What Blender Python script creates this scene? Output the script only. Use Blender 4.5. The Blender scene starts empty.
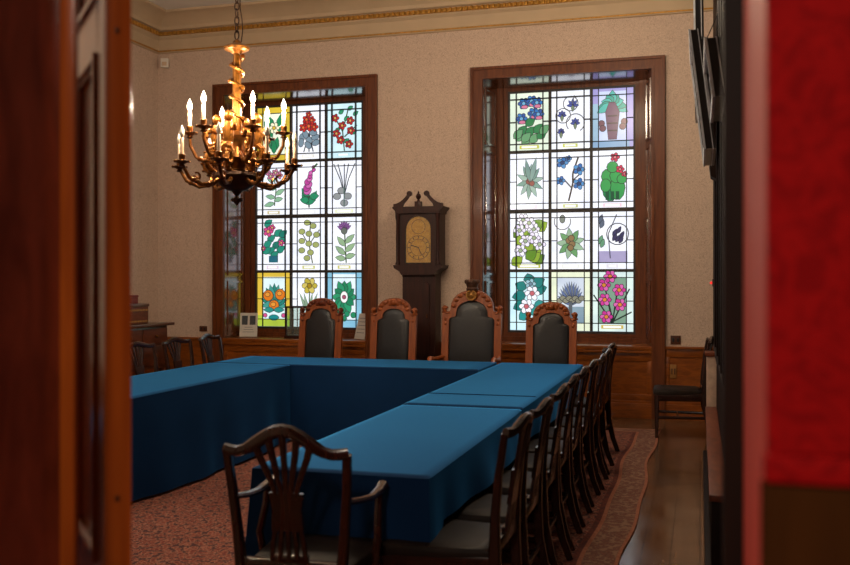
import bpy, bmesh, math, random
from mathutils import Vector, Matrix, Euler
random.seed(7)
PI = math.pi
C = bpy.context.scene.collection
SC = bpy.context.scene

# ------------------------------------------------------------------ camera, world, light, exposure
YAW = math.radians(16.4)
cam_d = bpy.data.cameras.new('camera')
cam_d.sensor_width = 36.0
cam_d.lens = 934.0 / 850.0 * 36.0
cam_d.shift_y = -2.5 / 850.0
cam_d.clip_start = 0.05
cam_d.dof.use_dof = True
cam_d.dof.focus_distance = 9.6
cam_d.dof.aperture_fstop = 3.2
cam = bpy.data.objects.new('camera', cam_d); C.objects.link(cam)
cam.location = (0, 0, 1.56); cam.rotation_euler = (PI / 2, 0, YAW)
SC.camera = cam

w = bpy.data.worlds.new('world'); SC.world = w; w.use_nodes = True
w.node_tree.nodes['Background'].inputs[0].default_value = (0.6, 0.75, 1.0, 1)
w.node_tree.nodes['Background'].inputs[1].default_value = 0.3

GLASS_STRENGTH = 1.25
BULB_W = 36.0
def area(name, loc, rot, sx, sy, power, col):
    l = bpy.data.lights.new(name, 'AREA'); l.shape = 'RECTANGLE'; l.size = sx; l.size_y = sy
    l.energy = power; l.color = col
    o = bpy.data.objects.new(name, l); C.objects.link(o); o.location = loc; o.rotation_euler = rot
    return o
area('hall_ceiling_lamp', (-0.45, -1.0, 3.1), (0, 0, 0), 0.5, 0.5, 85, (1.0, 0.84, 0.68))
def point(name, loc, power, col, rad):
    l = bpy.data.lights.new(name, 'POINT'); l.energy = power; l.color = col; l.shadow_soft_size = rad
    o = bpy.data.objects.new(name, l); C.objects.link(o); o.location = loc; return o
point('ceiling_lamp_far', (-0.9, 7.9, 4.0), 108, (1.0, 0.80, 0.58), 0.25)
point('fill_light_left', (-4.6, 4.6, 3.9), 56, (1.0, 0.94, 0.86), 0.25)  # unseen fill light, added to brighten the left wall and ceiling

vs = SC.view_settings
vs.view_transform = 'Standard'; vs.look = 'None'; vs.gamma = 1.0; vs.use_curve_mapping = False
vs.exposure = 0.0

# ------------------------------------------------------------------ helpers
def lin(c):
    r = []
    for v in c[:3]:
        v /= 255.0
        r.append(v / 12.92 if v <= 0.04045 else ((v + 0.055) / 1.055) ** 2.4)
    return (r[0], r[1], r[2], 1.0)

class MB:
    def __init__(s): s.bm = bmesh.new(); s.mi = 0
    def _add(s, verts, faces):
        vs_ = [s.bm.verts.new(v) for v in verts]
        for f in faces:
            try:
                fc = s.bm.faces.new([vs_[i] for i in f]); fc.material_index = s.mi
            except ValueError: pass
        return s
    def box(s, c, size, rot=None, bev=0.0):
        t = bmesh.new(); bmesh.ops.create_cube(t, size=1.0)
        for v in t.verts: v.co = Vector((v.co.x * size[0], v.co.y * size[1], v.co.z * size[2]))
        if bev > 0:
            bmesh.ops.bevel(t, geom=list(t.edges), offset=bev, segments=2, profile=0.6, affect='EDGES')
        m = Matrix.Translation(Vector(c)) @ (Euler(rot).to_matrix().to_4x4() if rot else Matrix.Identity(4))
        t.verts.index_update()
        s._add([m @ v.co for v in t.verts], [[v.index for v in f.verts] for f in t.faces]); t.free(); return s
    def b(s, x0, x1, y0, y1, z0, z1, bev=0.0):
        return s.box(((x0 + x1) / 2, (y0 + y1) / 2, (z0 + z1) / 2), (abs(x1 - x0), abs(y1 - y0), abs(z1 - z0)), None, bev)
    def tube(s, pts, r, seg=8, side=None, flat=1.0):
        pts = [Vector(p) for p in pts]; n = len(pts)
        rs = r if isinstance(r, (list, tuple)) else [r] * n
        verts = []; faces = []
        prev = None
        for i, p in enumerate(pts):
            t = (pts[min(i + 1, n - 1)] - pts[max(i - 1, 0)]).normalized()
            if side is not None: a = Vector(side)
            elif prev is not None: a = prev
            else: a = Vector((1, 0, 0)) if abs(t.x) < 0.9 else Vector((0, 1, 0))
            a = (a - t * a.dot(t)).normalized(); prev = a
            bb = t.cross(a)
            for k in range(seg):
                an = 2 * PI * k / seg
                verts.append(p + a * (math.cos(an) * rs[i]) + bb * (math.sin(an) * rs[i] * flat))
        for i in range(n - 1):
            for k in range(seg):
                k2 = (k + 1) % seg
                faces.append((i * seg + k, i * seg + k2, (i + 1) * seg + k2, (i + 1) * seg + k))
        faces.append(tuple(range(seg - 1, -1, -1))); faces.append(tuple((n - 1) * seg + k for k in range(seg)))
        return s._add(verts, faces)
    def sweep(s, pts, wd, ht, side):
        """rectangular section: wd along side vector, ht across it"""
        pts = [Vector(p) for p in pts]; n = len(pts); verts = []; faces = []
        ws = wd if isinstance(wd, (list, tuple)) else [wd] * n
        hs = ht if isinstance(ht, (list, tuple)) else [ht] * n
        for i, p in enumerate(pts):
            t = (pts[min(i + 1, n - 1)] - pts[max(i - 1, 0)]).normalized()
            a = Vector(side); a = (a - t * a.dot(t)).normalized(); bb = t.cross(a)
            W = ws[i] / 2; H = hs[i] / 2; cW = W * 0.7; cH = H * 0.7
            for (u, v) in ((W, cH), (cW, H), (-cW, H), (-W, cH), (-W, -cH), (-cW, -H), (cW, -H), (W, -cH)):
                verts.append(p + a * u + bb * v)
        for i in range(n - 1):
            for k in range(8):
                k2 = (k + 1) % 8
                faces.append((i * 8 + k, i * 8 + k2, (i + 1) * 8 + k2, (i + 1) * 8 + k))
        faces.append(tuple(range(7, -1, -1))); faces.append(tuple((n - 1) * 8 + k for k in range(8)))
        return s._add(verts, faces)
    def lathe(s, prof, c=(0, 0, 0), seg=16):
        verts = []; faces = []; c = Vector(c); n = len(prof)
        for (r, z) in prof:
            for k in range(seg):
                an = 2 * PI * k / seg
                verts.append(c + Vector((r * math.cos(an), r * math.sin(an), z)))
        for i in range(n - 1):
            for k in range(seg):
                k2 = (k + 1) % seg
                faces.append((i * seg + k, i * seg + k2, (i + 1) * seg + k2, (i + 1) * seg + k))
        faces.append(tuple(range(seg - 1, -1, -1))); faces.append(tuple((n - 1) * seg + k for k in range(seg)))
        return s._add(verts, faces)
    def sph(s, c, r, sc=(1, 1, 1), u=10, v=7):
        prof = [(max(1e-4, math.sin(PI * i / v)), -math.cos(PI * i / v)) for i in range(v + 1)]
        verts = []; faces = []; c = Vector(c)
        for (q, z) in prof:
            for k in range(u):
                an = 2 * PI * k / u
                verts.append(c + Vector((q * math.cos(an) * r * sc[0], q * math.sin(an) * r * sc[1], z * r * sc[2])))
        for i in range(v):
            for k in range(u):
                k2 = (k + 1) % u
                faces.append((i * u + k, i * u + k2, (i + 1) * u + k2, (i + 1) * u + k))
        return s._add(verts, faces)
    def prism(s, out, d0, d1, f):
        """closed outline (u,v) extruded from d0 to d1; f(u,v,d)->xyz"""
        n = len(out)
        verts = [f(u, v, d0) for (u, v) in out] + [f(u, v, d1) for (u, v) in out]
        faces = [tuple(range(n - 1, -1, -1)), tuple(range(n, 2 * n))]
        for i in range(n):
            j = (i + 1) % n; faces.append((i, j, n + j, n + i))
        return s._add(verts, faces)
    def ring(s, out, inn, d0, d1, f, closed=True):
        n = len(out)
        V = [f(u, v, d0) for (u, v) in out] + [f(u, v, d0) for (u, v) in inn] + \
            [f(u, v, d1) for (u, v) in out] + [f(u, v, d1) for (u, v) in inn]
        F = []
        rng = range(n) if closed else range(n - 1)
        for i in rng:
            j = (i + 1) % n
            F += [(i, n + i, n + j, j), (2 * n + i, 2 * n + j, 3 * n + j, 3 * n + i),
                  (i, j, 2 * n + j, 2 * n + i), (n + i, 3 * n + i, 3 * n + j, n + j)]
        if not closed:
            for i in (0, n - 1): F.append((i, n + i, 3 * n + i, 2 * n + i))
        return s._add(V, F)
    def pad(s, out, f, d0, d1, inset=0.85):
        """outline with a bulged front: rings shrinking towards the middle"""
        n = len(out); cu = sum(p[0] for p in out) / n; cv = sum(p[1] for p in out) / n
        V = []; F = []
        rings = [(1.0, 0.0), (1.0, 0.45), (0.96, 0.75), (0.85, 0.93), (0.5, 1.0)]
        for (k, t) in rings:
            for (u, v) in out: V.append(f(cu + (u - cu) * k, cv + (v - cv) * k, d0 + (d1 - d0) * t))
        V.append(f(cu, cv, d1))
        for r in range(len(rings) - 1):
            for i in range(n):
                j = (i + 1) % n; F.append((r * n + i, r * n + j, (r + 1) * n + j, (r + 1) * n + i))
        L = len(rings) - 1
        for i in range(n): F.append((L * n + i, L * n + (i + 1) % n, len(V) - 1))
        F.append(tuple(range(n - 1, -1, -1)))
        return s._add(V, F)
    def build(s, name, mat, parent=None, ang=38):
        me = bpy.data.meshes.new(name)
        bmesh.ops.recalc_face_normals(s.bm, faces=s.bm.faces[:])
        s.bm.to_mesh(me); s.bm.free()
        for m in (mat if isinstance(mat, (list, tuple)) else [mat]): me.materials.append(m)
        for p in me.polygons: p.use_smooth = True
        me.set_sharp_from_angle(angle=math.radians(ang))
        o = bpy.data.objects.new(name, me); C.objects.link(o)
        if parent is not None: o.parent = parent
        return o

def thing(name, label, cat, loc=(0, 0, 0), rotz=0.0, group=None):
    o = bpy.data.objects.new(name, None); o.empty_display_size = 0.1; C.objects.link(o)
    o.location = loc; o.rotation_euler = (0, 0, rotz)
    o['label'] = label; o['category'] = cat
    if group: o['group'] = group
    return o
def tag(o, label, cat, group=None):
    o['label'] = label; o['category'] = cat
    if group: o['group'] = group
    return o
def struct(o): o['kind'] = 'structure'; return o
def kids(o): return [c for c in bpy.data.objects if c.parent == o]
def copy_tree(o, parent=None):
    c = o.copy(); C.objects.link(c)
    if parent is not None: c.parent = parent
    for ch in kids(o): copy_tree(ch, c)
    return c
XZ = lambda u, v, d: (u, d, v)
XY = lambda u, v, d: (u, v, d)

# ------------------------------------------------------------------ materials
def base_mat(name, rough=0.5, metal=0.0, spec=0.5):
    m = bpy.data.materials.new(name); m.use_nodes = True
    nt = m.node_tree; p = nt.nodes['Principled BSDF']
    p.inputs['Roughness'].default_value = rough; p.inputs['Metallic'].default_value = metal
    p.inputs['Specular IOR Level'].default_value = spec
    return m, nt, p
def N(nt, t, **kw):
    n = nt.nodes.new(t)
    for k, v in kw.items(): setattr(n, k, v)
    return n
def coords(nt, scale=(1, 1, 1), rot=(0, 0, 0)):
    tc = N(nt, 'ShaderNodeTexCoord'); mp = N(nt, 'ShaderNodeMapping')
    mp.inputs['Scale'].default_value = scale; mp.inputs['Rotation'].default_value = rot
    nt.links.new(tc.outputs['Object'], mp.inputs['Vector']); return mp.outputs['Vector']
def ramp(nt, fac, stops):
    r = N(nt, 'ShaderNodeValToRGB'); e = r.color_ramp.elements
    e[0].position = stops[0][0]; e[0].color = stops[0][1]
    e[1].position = stops[-1][0]; e[1].color = stops[-1][1]
    for (p, c) in stops[1:-1]:
        x = e.new(p); x.color = c
    nt.links.new(fac, r.inputs['Fac']); return r.outputs['Color']
def bump(nt, p, h, strength=0.2, dist=0.01):
    b = N(nt, 'ShaderNodeBump'); b.inputs['Strength'].default_value = strength; b.inputs['Distance'].default_value = dist
    nt.links.new(h, b.inputs['Height']); nt.links.new(b.outputs['Normal'], p.inputs['Normal'])
def noise(nt, vec, scale, detail=3.0, dist=0.0):
    n = N(nt, 'ShaderNodeTexNoise'); n.inputs['Scale'].default_value = scale
    n.inputs['Detail'].default_value = detail; n.inputs['Distortion'].default_value = dist
    nt.links.new(vec, n.inputs['Vector']); return n.outputs['Fac']
def plain(name, c, rough=0.5, metal=0.0, var=0.12, scale=6.0, spec=0.5, bmp=0.0):
    m, nt, p = base_mat(name, rough, metal, spec); v = coords(nt)
    f = noise(nt, v, scale); c = lin(c)
    lo = tuple(x * (1 - var) for x in c[:3]) + (1,); hi = tuple(min(1, x * (1 + var)) for x in c[:3]) + (1,)
    nt.links.new(ramp(nt, f, [(0.3, lo), (0.7, hi)]), p.inputs['Base Color'])
    if bmp: bump(nt, p, f, bmp, 0.004)
    return m
def wood(name, c1, c2, rough=0.35, stretch=(14, 14, 1.2), spec=0.5, coat=0.0):
    m, nt, p = base_mat(name, rough, 0, spec); v = coords(nt, stretch)
    f = noise(nt, v, 2.2, 5.0, 0.6)
    nt.links.new(ramp(nt, f, [(0.3, lin(c1)), (0.7, lin(c2))]), p.inputs['Base Color'])
    p.inputs['Coat Weight'].default_value = coat; p.inputs['Coat Roughness'].default_value = 0.12
    bump(nt, p, f, 0.06, 0.003); return m

def wallpaper(name, c1, c2, scale=9.0, rough=0.75, plane='xz'):
    m, nt, p = base_mat(name, rough, 0, 0.08)
    tc = N(nt, 'ShaderNodeTexCoord'); sx = N(nt, 'ShaderNodeSeparateXYZ')
    nt.links.new(tc.outputs['Object'], sx.inputs[0])
    def mth(op, a, b=None):
        n = N(nt, 'ShaderNodeMath', operation=op)
        for i, q in enumerate((a, b)):
            if q is None: continue
            if isinstance(q, (int, float)): n.inputs[i].default_value = q
            else: nt.links.new(q, n.inputs[i])
        return n.outputs[0]
    h = mth('ADD', sx.outputs[0], sx.outputs[1])
    a = mth('SINE', mth('MULTIPLY', h, scale * 1.9)); b = mth('SINE', mth('MULTIPLY', sx.outputs[2], scale))
    wv = mth('MULTIPLY', a, b)
    f = noise(nt, tc.outputs['Object'], scale * 4.0, 4.0, 2.5)
    g = mth('ADD', mth('MULTIPLY', wv, 0.06), f)
    nt.links.new(ramp(nt, g, [(0.38, lin(c1)), (0.5, lin(c2)), (0.62, lin(c1))]), p.inputs['Base Color'])
    bump(nt, p, g, 0.08, 0.003); return m

M = {}
M['paper'] = wallpaper('wallpaper_beige', (187, 162, 145), (221, 197, 178), 10.0)
M['redpaper'] = wallpaper('wallpaper_red', (118, 4, 7), (142, 9, 11), 5.0, 0.8)
M['reveal'] = plain('salmon_paint', (204, 78, 64), 0.6, 0, 0.06, 3, 0.1)
M['ceiling'] = plain('ceiling_paint', (226, 222, 216), 0.8, 0, 0.04, 2)
M['cornice'] = plain('cornice_paint', (196, 172, 142), 0.7, 0, 0.05, 4)
M['gilt'] = plain('gilt', (190, 140, 62), 0.45, 0.6, 0.25, 30)
M['oak'] = wood('window_oak', (84, 40, 16), (120, 62, 26), 0.45, spec=0.35, coat=0.05)
M['oak_gloss'] = wood('polished_oak', (74, 36, 16), (108, 56, 24), 0.2, spec=0.6, coat=1.0)
M['oak_gloss'].node_tree.nodes['Principled BSDF'].inputs['Coat IOR'].default_value = 1.8
M['dado'] = wood('dado_oak', (116, 58, 16), (158, 86, 27), 0.3, (3, 14, 14), coat=0.25)
M['throne'] = wood('carved_oak', (122, 55, 13), (156, 77, 22), 0.45, (16, 16, 2), coat=0.08)
M['throne_dark'] = wood('carved_oak_dark', (84, 34, 16), (120, 52, 24), 0.4, (40, 40, 10))
M['mahog'] = wood('mahogany', (40, 18, 12), (68, 30, 18), 0.25, (18, 18, 2), coat=0.4)
M['mahog_row'] = wood('dark_mahogany', (30, 15, 11), (54, 26, 16), 0.25, (18, 18, 2), coat=0.45)
M['clockwood'] = wood('clock_mahogany', (36, 15, 12), (60, 26, 18), 0.5, (12, 12, 1.2), spec=0.3, coat=0.05)
M['panelwall'] = wood('dark_panelling', (18, 10, 8), (32, 17, 12), 0.6, (10, 10, 0.8), spec=0.12)
M['doorwood'] = wood('door_mahogany', (116, 50, 13), (152, 74, 22), 0.25, (12, 12, 0.7), coat=0.4)
M['jambwood'] = wood('jamb_mahogany', (96, 40, 26), (136, 62, 42), 0.3, (8, 8, 3), coat=0.3)
M['wains'] = wood('hall_wainscot', (44, 24, 10), (62, 34, 14), 0.8, (8, 8, 1), spec=0.0)
M['ledge'] = wood('ledge_wood', (84, 40, 22), (116, 58, 32), 0.45, (8, 2, 8), spec=0.25)
M['leather'] = plain('black_leather', (27, 28, 32), 0.4, 0, 0.2, 40, 0.5, 0.15)
M['leather_brown'] = plain('worn_leather', (33, 23, 18), 0.5, 0, 0.25, 14, 0.12, 0.12)
M['stone'] = plain('pale_stone', (188, 160, 140), 0.6, 0, 0.15, 20)
M['brass'] = plain('antique_bronze', (112, 70, 30), 0.34, 0.85, 0.5, 24)
M['gold'] = plain('gilt_bronze', (124, 76, 24), 0.36, 0.75, 0.6, 40)
M['bronze_dark'] = plain('dark_bronze', (62, 42, 30), 0.4, 0.7, 0.3, 14)
M['dial'] = plain('brass_dial', (250, 158, 48), 0.5, 0.0, 0.25, 26)
M['dial_dark'] = plain('dial_ink', (52, 38, 22), 0.5, 0.2)
M['candle'] = plain('candle_white', (206, 176, 146), 0.5, 0, 0.04)
M['white'] = plain('white_plastic', (226, 220, 210), 0.5, 0, 0.04)
M['card'] = plain('white_card', (212, 206, 196), 0.6, 0, 0.06)
M['grey'] = plain('photo_grey', (62, 66, 70), 0.6, 0, 0.4, 60)
M['textgrey'] = plain('printed_grey', (120, 122, 124), 0.6, 0, 0.1)
M['silver'] = plain('frame_silver', (214, 220, 228), 0.4, 0.0, 0.2, 12)
M['framedark'] = plain('frame_black', (34, 33, 36), 0.35, 0.1, 0.2, 12)
M['canvas'] = plain('dark_canvas', (44, 36, 30), 0.5, 0, 0.4, 5)
M['lead'] = plain('lead_came', (26, 27, 32), 0.5, 0.3, 0.1)
M['bar'] = plain('painted_glazing_bar', (50, 46, 46), 0.5, 0.0, 0.1)
M['stainred'] = plain('red_lacquer', (120, 26, 22), 0.4)
M['brownplate'] = plain('brown_bakelite', (84, 44, 22), 0.4)
M['beigeplate'] = plain('brass_switch_plate', (164, 116, 62), 0.4, 0.3)
M['desk'] = wood('desk_mahogany', (58, 26, 15), (98, 46, 24), 0.3, (2, 2, 14), coat=0.3)

def cloth_mat():
    """navy baize whose raised nap glances blue at shallow angles"""
    m, nt, p = base_mat('blue_cloth', 0.9, 0, 0.05)
    v = coords(nt); f = noise(nt, v, 2.0, 4); g = noise(nt, v, 420.0, 1)
    nt.links.new(ramp(nt, f, [(0.3, lin((17, 44, 80))), (0.7, lin((21, 52, 92)))]), p.inputs['Base Color'])
    p.inputs['Sheen Weight'].default_value = 0.4; p.inputs['Sheen Roughness'].default_value = 0.3
    p.inputs['Sheen Tint'].default_value = (0.06, 0.4, 1.0, 1)
    bump(nt, p, g, 0.12, 0.002)
    gl = N(nt, 'ShaderNodeBsdfGlossy'); gl.inputs['Color'].default_value = (0.075, 0.46, 1.0, 1); gl.inputs['Roughness'].default_value = 0.62
    lw = N(nt, 'ShaderNodeLayerWeight'); lw.inputs['Blend'].default_value = 0.5
    pw = N(nt, 'ShaderNodeMath', operation='POWER'); pw.inputs[1].default_value = 8.0; nt.links.new(lw.outputs['Facing'], pw.inputs[0])
    mx = N(nt, 'ShaderNodeMixShader'); nt.links.new(pw.outputs[0], mx.inputs[0])
    nt.links.new(p.outputs[0], mx.inputs[1]); nt.links.new(gl.outputs[0], mx.inputs[2])
    nt.links.new(mx.outputs[0], nt.nodes['Material Output'].inputs[0]); return m
M['cloth'] = cloth_mat()

def emit(name, c, s):
    m = bpy.data.materials.new(name); m.use_nodes = True; nt = m.node_tree
    nt.nodes.remove(nt.nodes['Principled BSDF'])
    e = N(nt, 'ShaderNodeEmission'); e.inputs[0].default_value = c; e.inputs[1].default_value = s
    nt.links.new(e.outputs[0], nt.nodes['Material Output'].inputs[0]); return m
M['flame'] = emit('lit_bulb', (1.0, 0.82, 0.58, 1), 14.0)
M['bulb_off'] = plain('frosted_bulb', (240, 232, 214), 0.3, 0, 0.03)
M['redlamp'] = emit('red_indicator', (1.0, 0.05, 0.04, 1), 1.0)

def glass_mat():
    m, nt, p = base_mat('stained_glass', 0.25, 0, 0.5)
    a = N(nt, 'ShaderNodeVertexColor'); a.layer_name = 'Col'
    v = coords(nt); f = noise(nt, v, 5.0, 3)
    mx = N(nt, 'ShaderNodeMixRGB', blend_type='MULTIPLY'); mx.inputs[0].default_value = 1.0
    nt.links.new(a.outputs[0], mx.inputs[1])
    nt.links.new(ramp(nt, f, [(0.3, (0.80, 0.82, 0.88, 1)), (0.7, (1.0, 1.0, 1.0, 1))]), mx.inputs[2])
    p.inputs['Base Color'].default_value = (0.03, 0.03, 0.03, 1)
    nt.links.new(mx.outputs[0], p.inputs['Emission Color']); p.inputs['Emission Strength'].default_value = GLASS_STRENGTH
    return m
M['glass'] = glass_mat()
def clear_glass():
    m, nt, p = base_mat('clear_glass', 0.02, 0, 0.5); p.inputs['Transmission Weight'].default_value = 1.0
    p.inputs['Base Color'].default_value = (0.93, 0.97, 0.95, 1); p.inputs['IOR'].default_value = 1.45
    tr = N(nt, 'ShaderNodeBsdfTransparent'); tr.inputs[0].default_value = (0.88, 0.93, 0.9, 1)
    mx = N(nt, 'ShaderNodeMixShader'); mx.inputs[0].default_value = 0.05
    p.inputs['Transmission Weight'].default_value = 0.0
    nt.links.new(tr.outputs[0], mx.inputs[1]); nt.links.new(p.outputs[0], mx.inputs[2])
    nt.links.new(mx.outputs[0], nt.nodes['Material Output'].inputs[0]); return m
M['clear'] = clear_glass()

def floor_mat():
    m, nt, p = base_mat('dark_floorboards', 0.2, 0, 0.5)
    v = coords(nt)
    br = N(nt, 'ShaderNodeTexBrick'); mp = N(nt, 'ShaderNodeMapping'); mp.inputs['Rotation'].default_value = (0, 0, PI / 2)
    nt.links.new(v, mp.inputs[0]); nt.links.new(mp.outputs[0], br.inputs[0])
    br.inputs['Scale'].default_value = 1.0; br.inputs['Brick Width'].default_value = 2.1; br.inputs['Row Height'].default_value = 0.16
    br.inputs['Mortar Size'].default_value = 0.003
    br.inputs['Color1'].default_value = lin((104, 74, 52)); br.inputs['Color2'].default_value = lin((122, 86, 58)); br.inputs['Mortar'].default_value = lin((28, 18, 12))
    f = noise(nt, coords(nt, (14, 1.2, 1)), 2.0, 5)
    mx = N(nt, 'ShaderNodeMixRGB', blend_type='MULTIPLY'); mx.inputs[0].default_value = 1.0
    nt.links.new(br.outputs['Color'], mx.inputs[1]); nt.links.new(ramp(nt, f, [(0.25, (0.6, 0.6, 0.6, 1)), (0.75, (1, 1, 1, 1))]), mx.inputs[2])
    nt.links.new(mx.outputs[0], p.inputs['Base Color'])
    g = noise(nt, v, 3.0, 4)
    nt.links.new(ramp(nt, g, [(0.3, (0.12, 0.12, 0.12, 1)), (0.75, (0.26, 0.26, 0.26, 1))]), p.inputs['Roughness'])
    bump(nt, p, f, 0.015, 0.003); return m
M['floor'] = floor_mat()

def rug_mat(name, cols, vs_, nscale, stripe=None):
    m, nt, p = base_mat(name, 0.95, 0, 0.1)
    v = coords(nt)
    vo = N(nt, 'ShaderNodeTexVoronoi'); vo.inputs['Scale'].default_value = vs_; nt.links.new(v, vo.inputs['Vector'])
    f = noise(nt, v, nscale, 3.0, 1.6)
    ad = N(nt, 'ShaderNodeMath', operation='ADD'); nt.links.new(vo.outputs['Distance'], ad.inputs[0]); nt.links.new(f, ad.inputs[1])
    ml = N(nt, 'ShaderNodeMath', operation='MULTIPLY'); ml.inputs[1].default_value = 0.62; nt.links.new(ad.outputs[0], ml.inputs[0])
    n = len(cols); st = [(0.30 + 0.42 * i / (n - 1), lin(c)) for i, c in enumerate(cols)]
    nt.links.new(ramp(nt, ml.outputs[0], st), p.inputs['Base Color'])
    bump(nt, p, noise(nt, v, 300, 1), 0.3, 0.004); return m
M['rug_field'] = rug_mat('rug_field', [(62, 44, 48), (132, 70, 58), (98, 58, 54), (152, 78, 60), (164, 118, 98), (82, 54, 54)], 32.0, 38.0)
M['rug_border'] = rug_mat('rug_border', [(74, 54, 56), (122, 76, 64), (140, 96, 80), (106, 70, 64), (152, 116, 96)], 26.0, 34.0)
M['rug_stripe'] = rug_mat('rug_stripe', [(150, 84, 66), (176, 116, 92), (160, 98, 76)], 26.0, 30.0)
M['rug_dark'] = rug_mat('rug_dark', [(84, 52, 50), (120, 66, 56), (96, 58, 54)], 22.0, 30.0)

# ------------------------------------------------------------------ the room shell
XL, XR, YN, YF, ZC = -6.84, 0.14, 1.42, 10.8, 5.0
HY = 0.92                                       # hall face of the doorway wall
WIN = [(-4.895, 'window_1'), (-1.49, 'window_2')]
OPW, OPT, SILL = 0.97, 3.93, 0.80               # half width, top and bottom of the window openings

o = MB().b(-7.4, 3.2, -3.2, 11.4, -0.1, 0.0).build('floor', M['floor']); struct(o)
o = MB().b(XL - 0.2, XR + 0.3, HY, YF + 0.2, ZC, ZC + 0.1).build('ceiling', M['ceiling']); struct(o)
o = MB().b(-3.2, 3.2, -3.2, HY, 3.2, 3.3).build('hall_ceiling', M['ceiling']); struct(o)
mb = MB()
xs = [XL - 0.2]
for cx, _ in WIN: xs += [cx - OPW, cx + OPW]
xs.append(XR + 0.3)
for i in range(0, 6, 2): mb.b(xs[i], xs[i + 1], YF, YF + 0.25, 0, ZC)
for cx, _ in WIN:
    mb.b(cx - OPW, cx + OPW, YF, YF + 0.25, OPT, ZC); mb.b(cx - OPW, cx + OPW, YF, YF + 0.25, 0, SILL - 0.04)
struct(mb.build('wall_back', M['paper']))
struct(MB().b(XL - 0.2, XL, HY, YF, 0, ZC).build('wall_left', M['paper']))
mb = MB(); mb.b(XR, XR + 0.2, YN, YF, 0, ZC)
struct(mb.build('wall_right', M['panelwall']))
# mouldings of the panelled right wall
mb = MB()
for y in (2.4, 3.6, 4.8, 5.55, 6.2, 6.8, 7.6, 8.6):
    mb.b(XR - 0.018, XR, y - 0.03, y + 0.03, 0.95, 3.55, 0.006)
for z0, z1 in ((0.92, 0.97), (3.5, 3.58)): mb.b(XR - 0.02, XR, YN + 0.05, 9.0, z0, z1, 0.005)
# carved bracket profile near the far end
out = [(0, 2.42), (-0.05, 2.45), (-0.062, 2.55), (-0.04, 2.62), (-0.075, 2.7), (-0.05, 2.78), (-0.1, 2.86), (-0.1, 3.0), (0, 3.0)]
mb.prism(out, 8.35, 8.6, lambda u, v, d: (XR + u, d, v))
struct(mb.build('trim_1', M['panelwall']))
# doorway wall: hall side red, doorway -1.0 .. 0.06
DX0, DX1, DZ = -1.0, 0.06, 2.75
mb = MB()
mb.b(XL - 0.2, DX0 - 0.02, HY + 0.02, 1.30, 0, ZC); mb.b(DX1 + 0.02, 3.2, HY + 0.02, YN, 0, ZC); mb.b(DX0 - 0.02, DX1 + 0.02, HY + 0.02, YN, DZ + 0.02, ZC)
struct(mb.build('wall_front', M['paper']))
mb = MB(); mb.b(-3.2, DX0 - 0.02, HY, HY + 0.019, 0, 3.2); mb.b(DX1, 3.2, HY, HY + 0.019, 1.40, 3.2); mb.b(DX0 - 0.02, DX1, HY, HY + 0.019, DZ, 3.2)
struct(mb.build('wall_hall', M['redpaper']))
mb = MB(); mb.b(-3.2, -3.0, -3.2, HY, 0, 3.2); mb.b(3.0, 3.2, -3.2, HY, 0, 3.2); mb.b(-3.2, 3.2, -3.2, -3.0, 0, 3.2)
struct(mb.build('wall_hall_back', M['redpaper']))
mb = MB(); mb.b(DX1 - 0.005, 3.0, HY - 0.008, HY + 0.018, 0, 1.372, 0.002)
struct(mb.build('trim_2', M['wains']))
mb = MB(); mb.b(DX1 - 0.003, 3.0, HY - 0.012, HY + 0.018, 1.374, 1.399, 0.004)
struct(mb.build('trim_3', M['redpaper']))
struct(MB().b(DX1, DX1 + 0.0195, HY + 0.0195, YN, 0, DZ).build('trim_4', M['reveal']))
# left jamb lining with its stop bead
struct(MB().b(DX0 - 0.0195, DX0, HY - 0.02, 1.302, 0, DZ).build('trim_5', M['jambwood']))
struct(MB().b(DX0, DX0 + 0.028, 1.29, 1.302, 0, DZ, 0.003).build('trim_6', M['doorwood']))
# room side casing of the doorway, right
struct(MB().b(0.032, XR - 0.001, YN + 0.001, YN + 0.06, 0, 2.9, 0.004).build('trim_7', M['panelwall']))

# door leaf, hinged on the left jamb and swung back into the room
door = bpy.data.objects.new('door_1', None); C.objects.link(door); struct(door)
door.location = (-1.0, 1.412, 0.01); door.rotation_euler = (0, 0, math.radians(134.4))
mb = MB(); L = 0.92; T = 0.045
for (x0, x1) in ((0, 0.1), (0.41, 0.51), (L - 0.1, L)): mb.b(x0, x1, -T, 0, 0, 2.7, 0.003)
rails = [(0, 0.24), (0.82, 1.03), (1.97, 2.07), (2.58, 2.7)]
for z0, z1 in rails:
    mb.b(0.1, 0.41, -T + 0.001, -0.001, z0, z1); mb.b(0.51, L - 0.1, -T + 0.001, -0.001, z0, z1)
mb.build('stile', M['doorwood'], door)
mb = MB(); mo = MB()
for i in range(3):
    za, zb = rails[i][1], rails[i + 1][0]
    for (xa, xb) in ((0.1, 0.41), (0.51, L - 0.1)):
        mb.b(xa, xb, -T + 0.016, -0.016, za, zb)
        sq = lambda e: [(xa + e, za + e), (xb - e, za + e), (xb - e, zb - e), (xa + e, zb - e)]
        mo.ring(sq(0.0), sq(0.022), -0.017, -0.003, XZ); mo.ring(sq(0.0), sq(0.012), -0.017, 0.006, XZ)
mb.build('panel', M['jambwood'], door); mo.build('panel_moulding', M['doorwood'], door)
mb = MB()
for z in (0.3, 1.165, 1.99): mb.b(-.0015, .002, -.024, -.017, z - .005, z + .005, .0005)
mb.build('hinge_screw', M['bronze_dark'], door)

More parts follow.
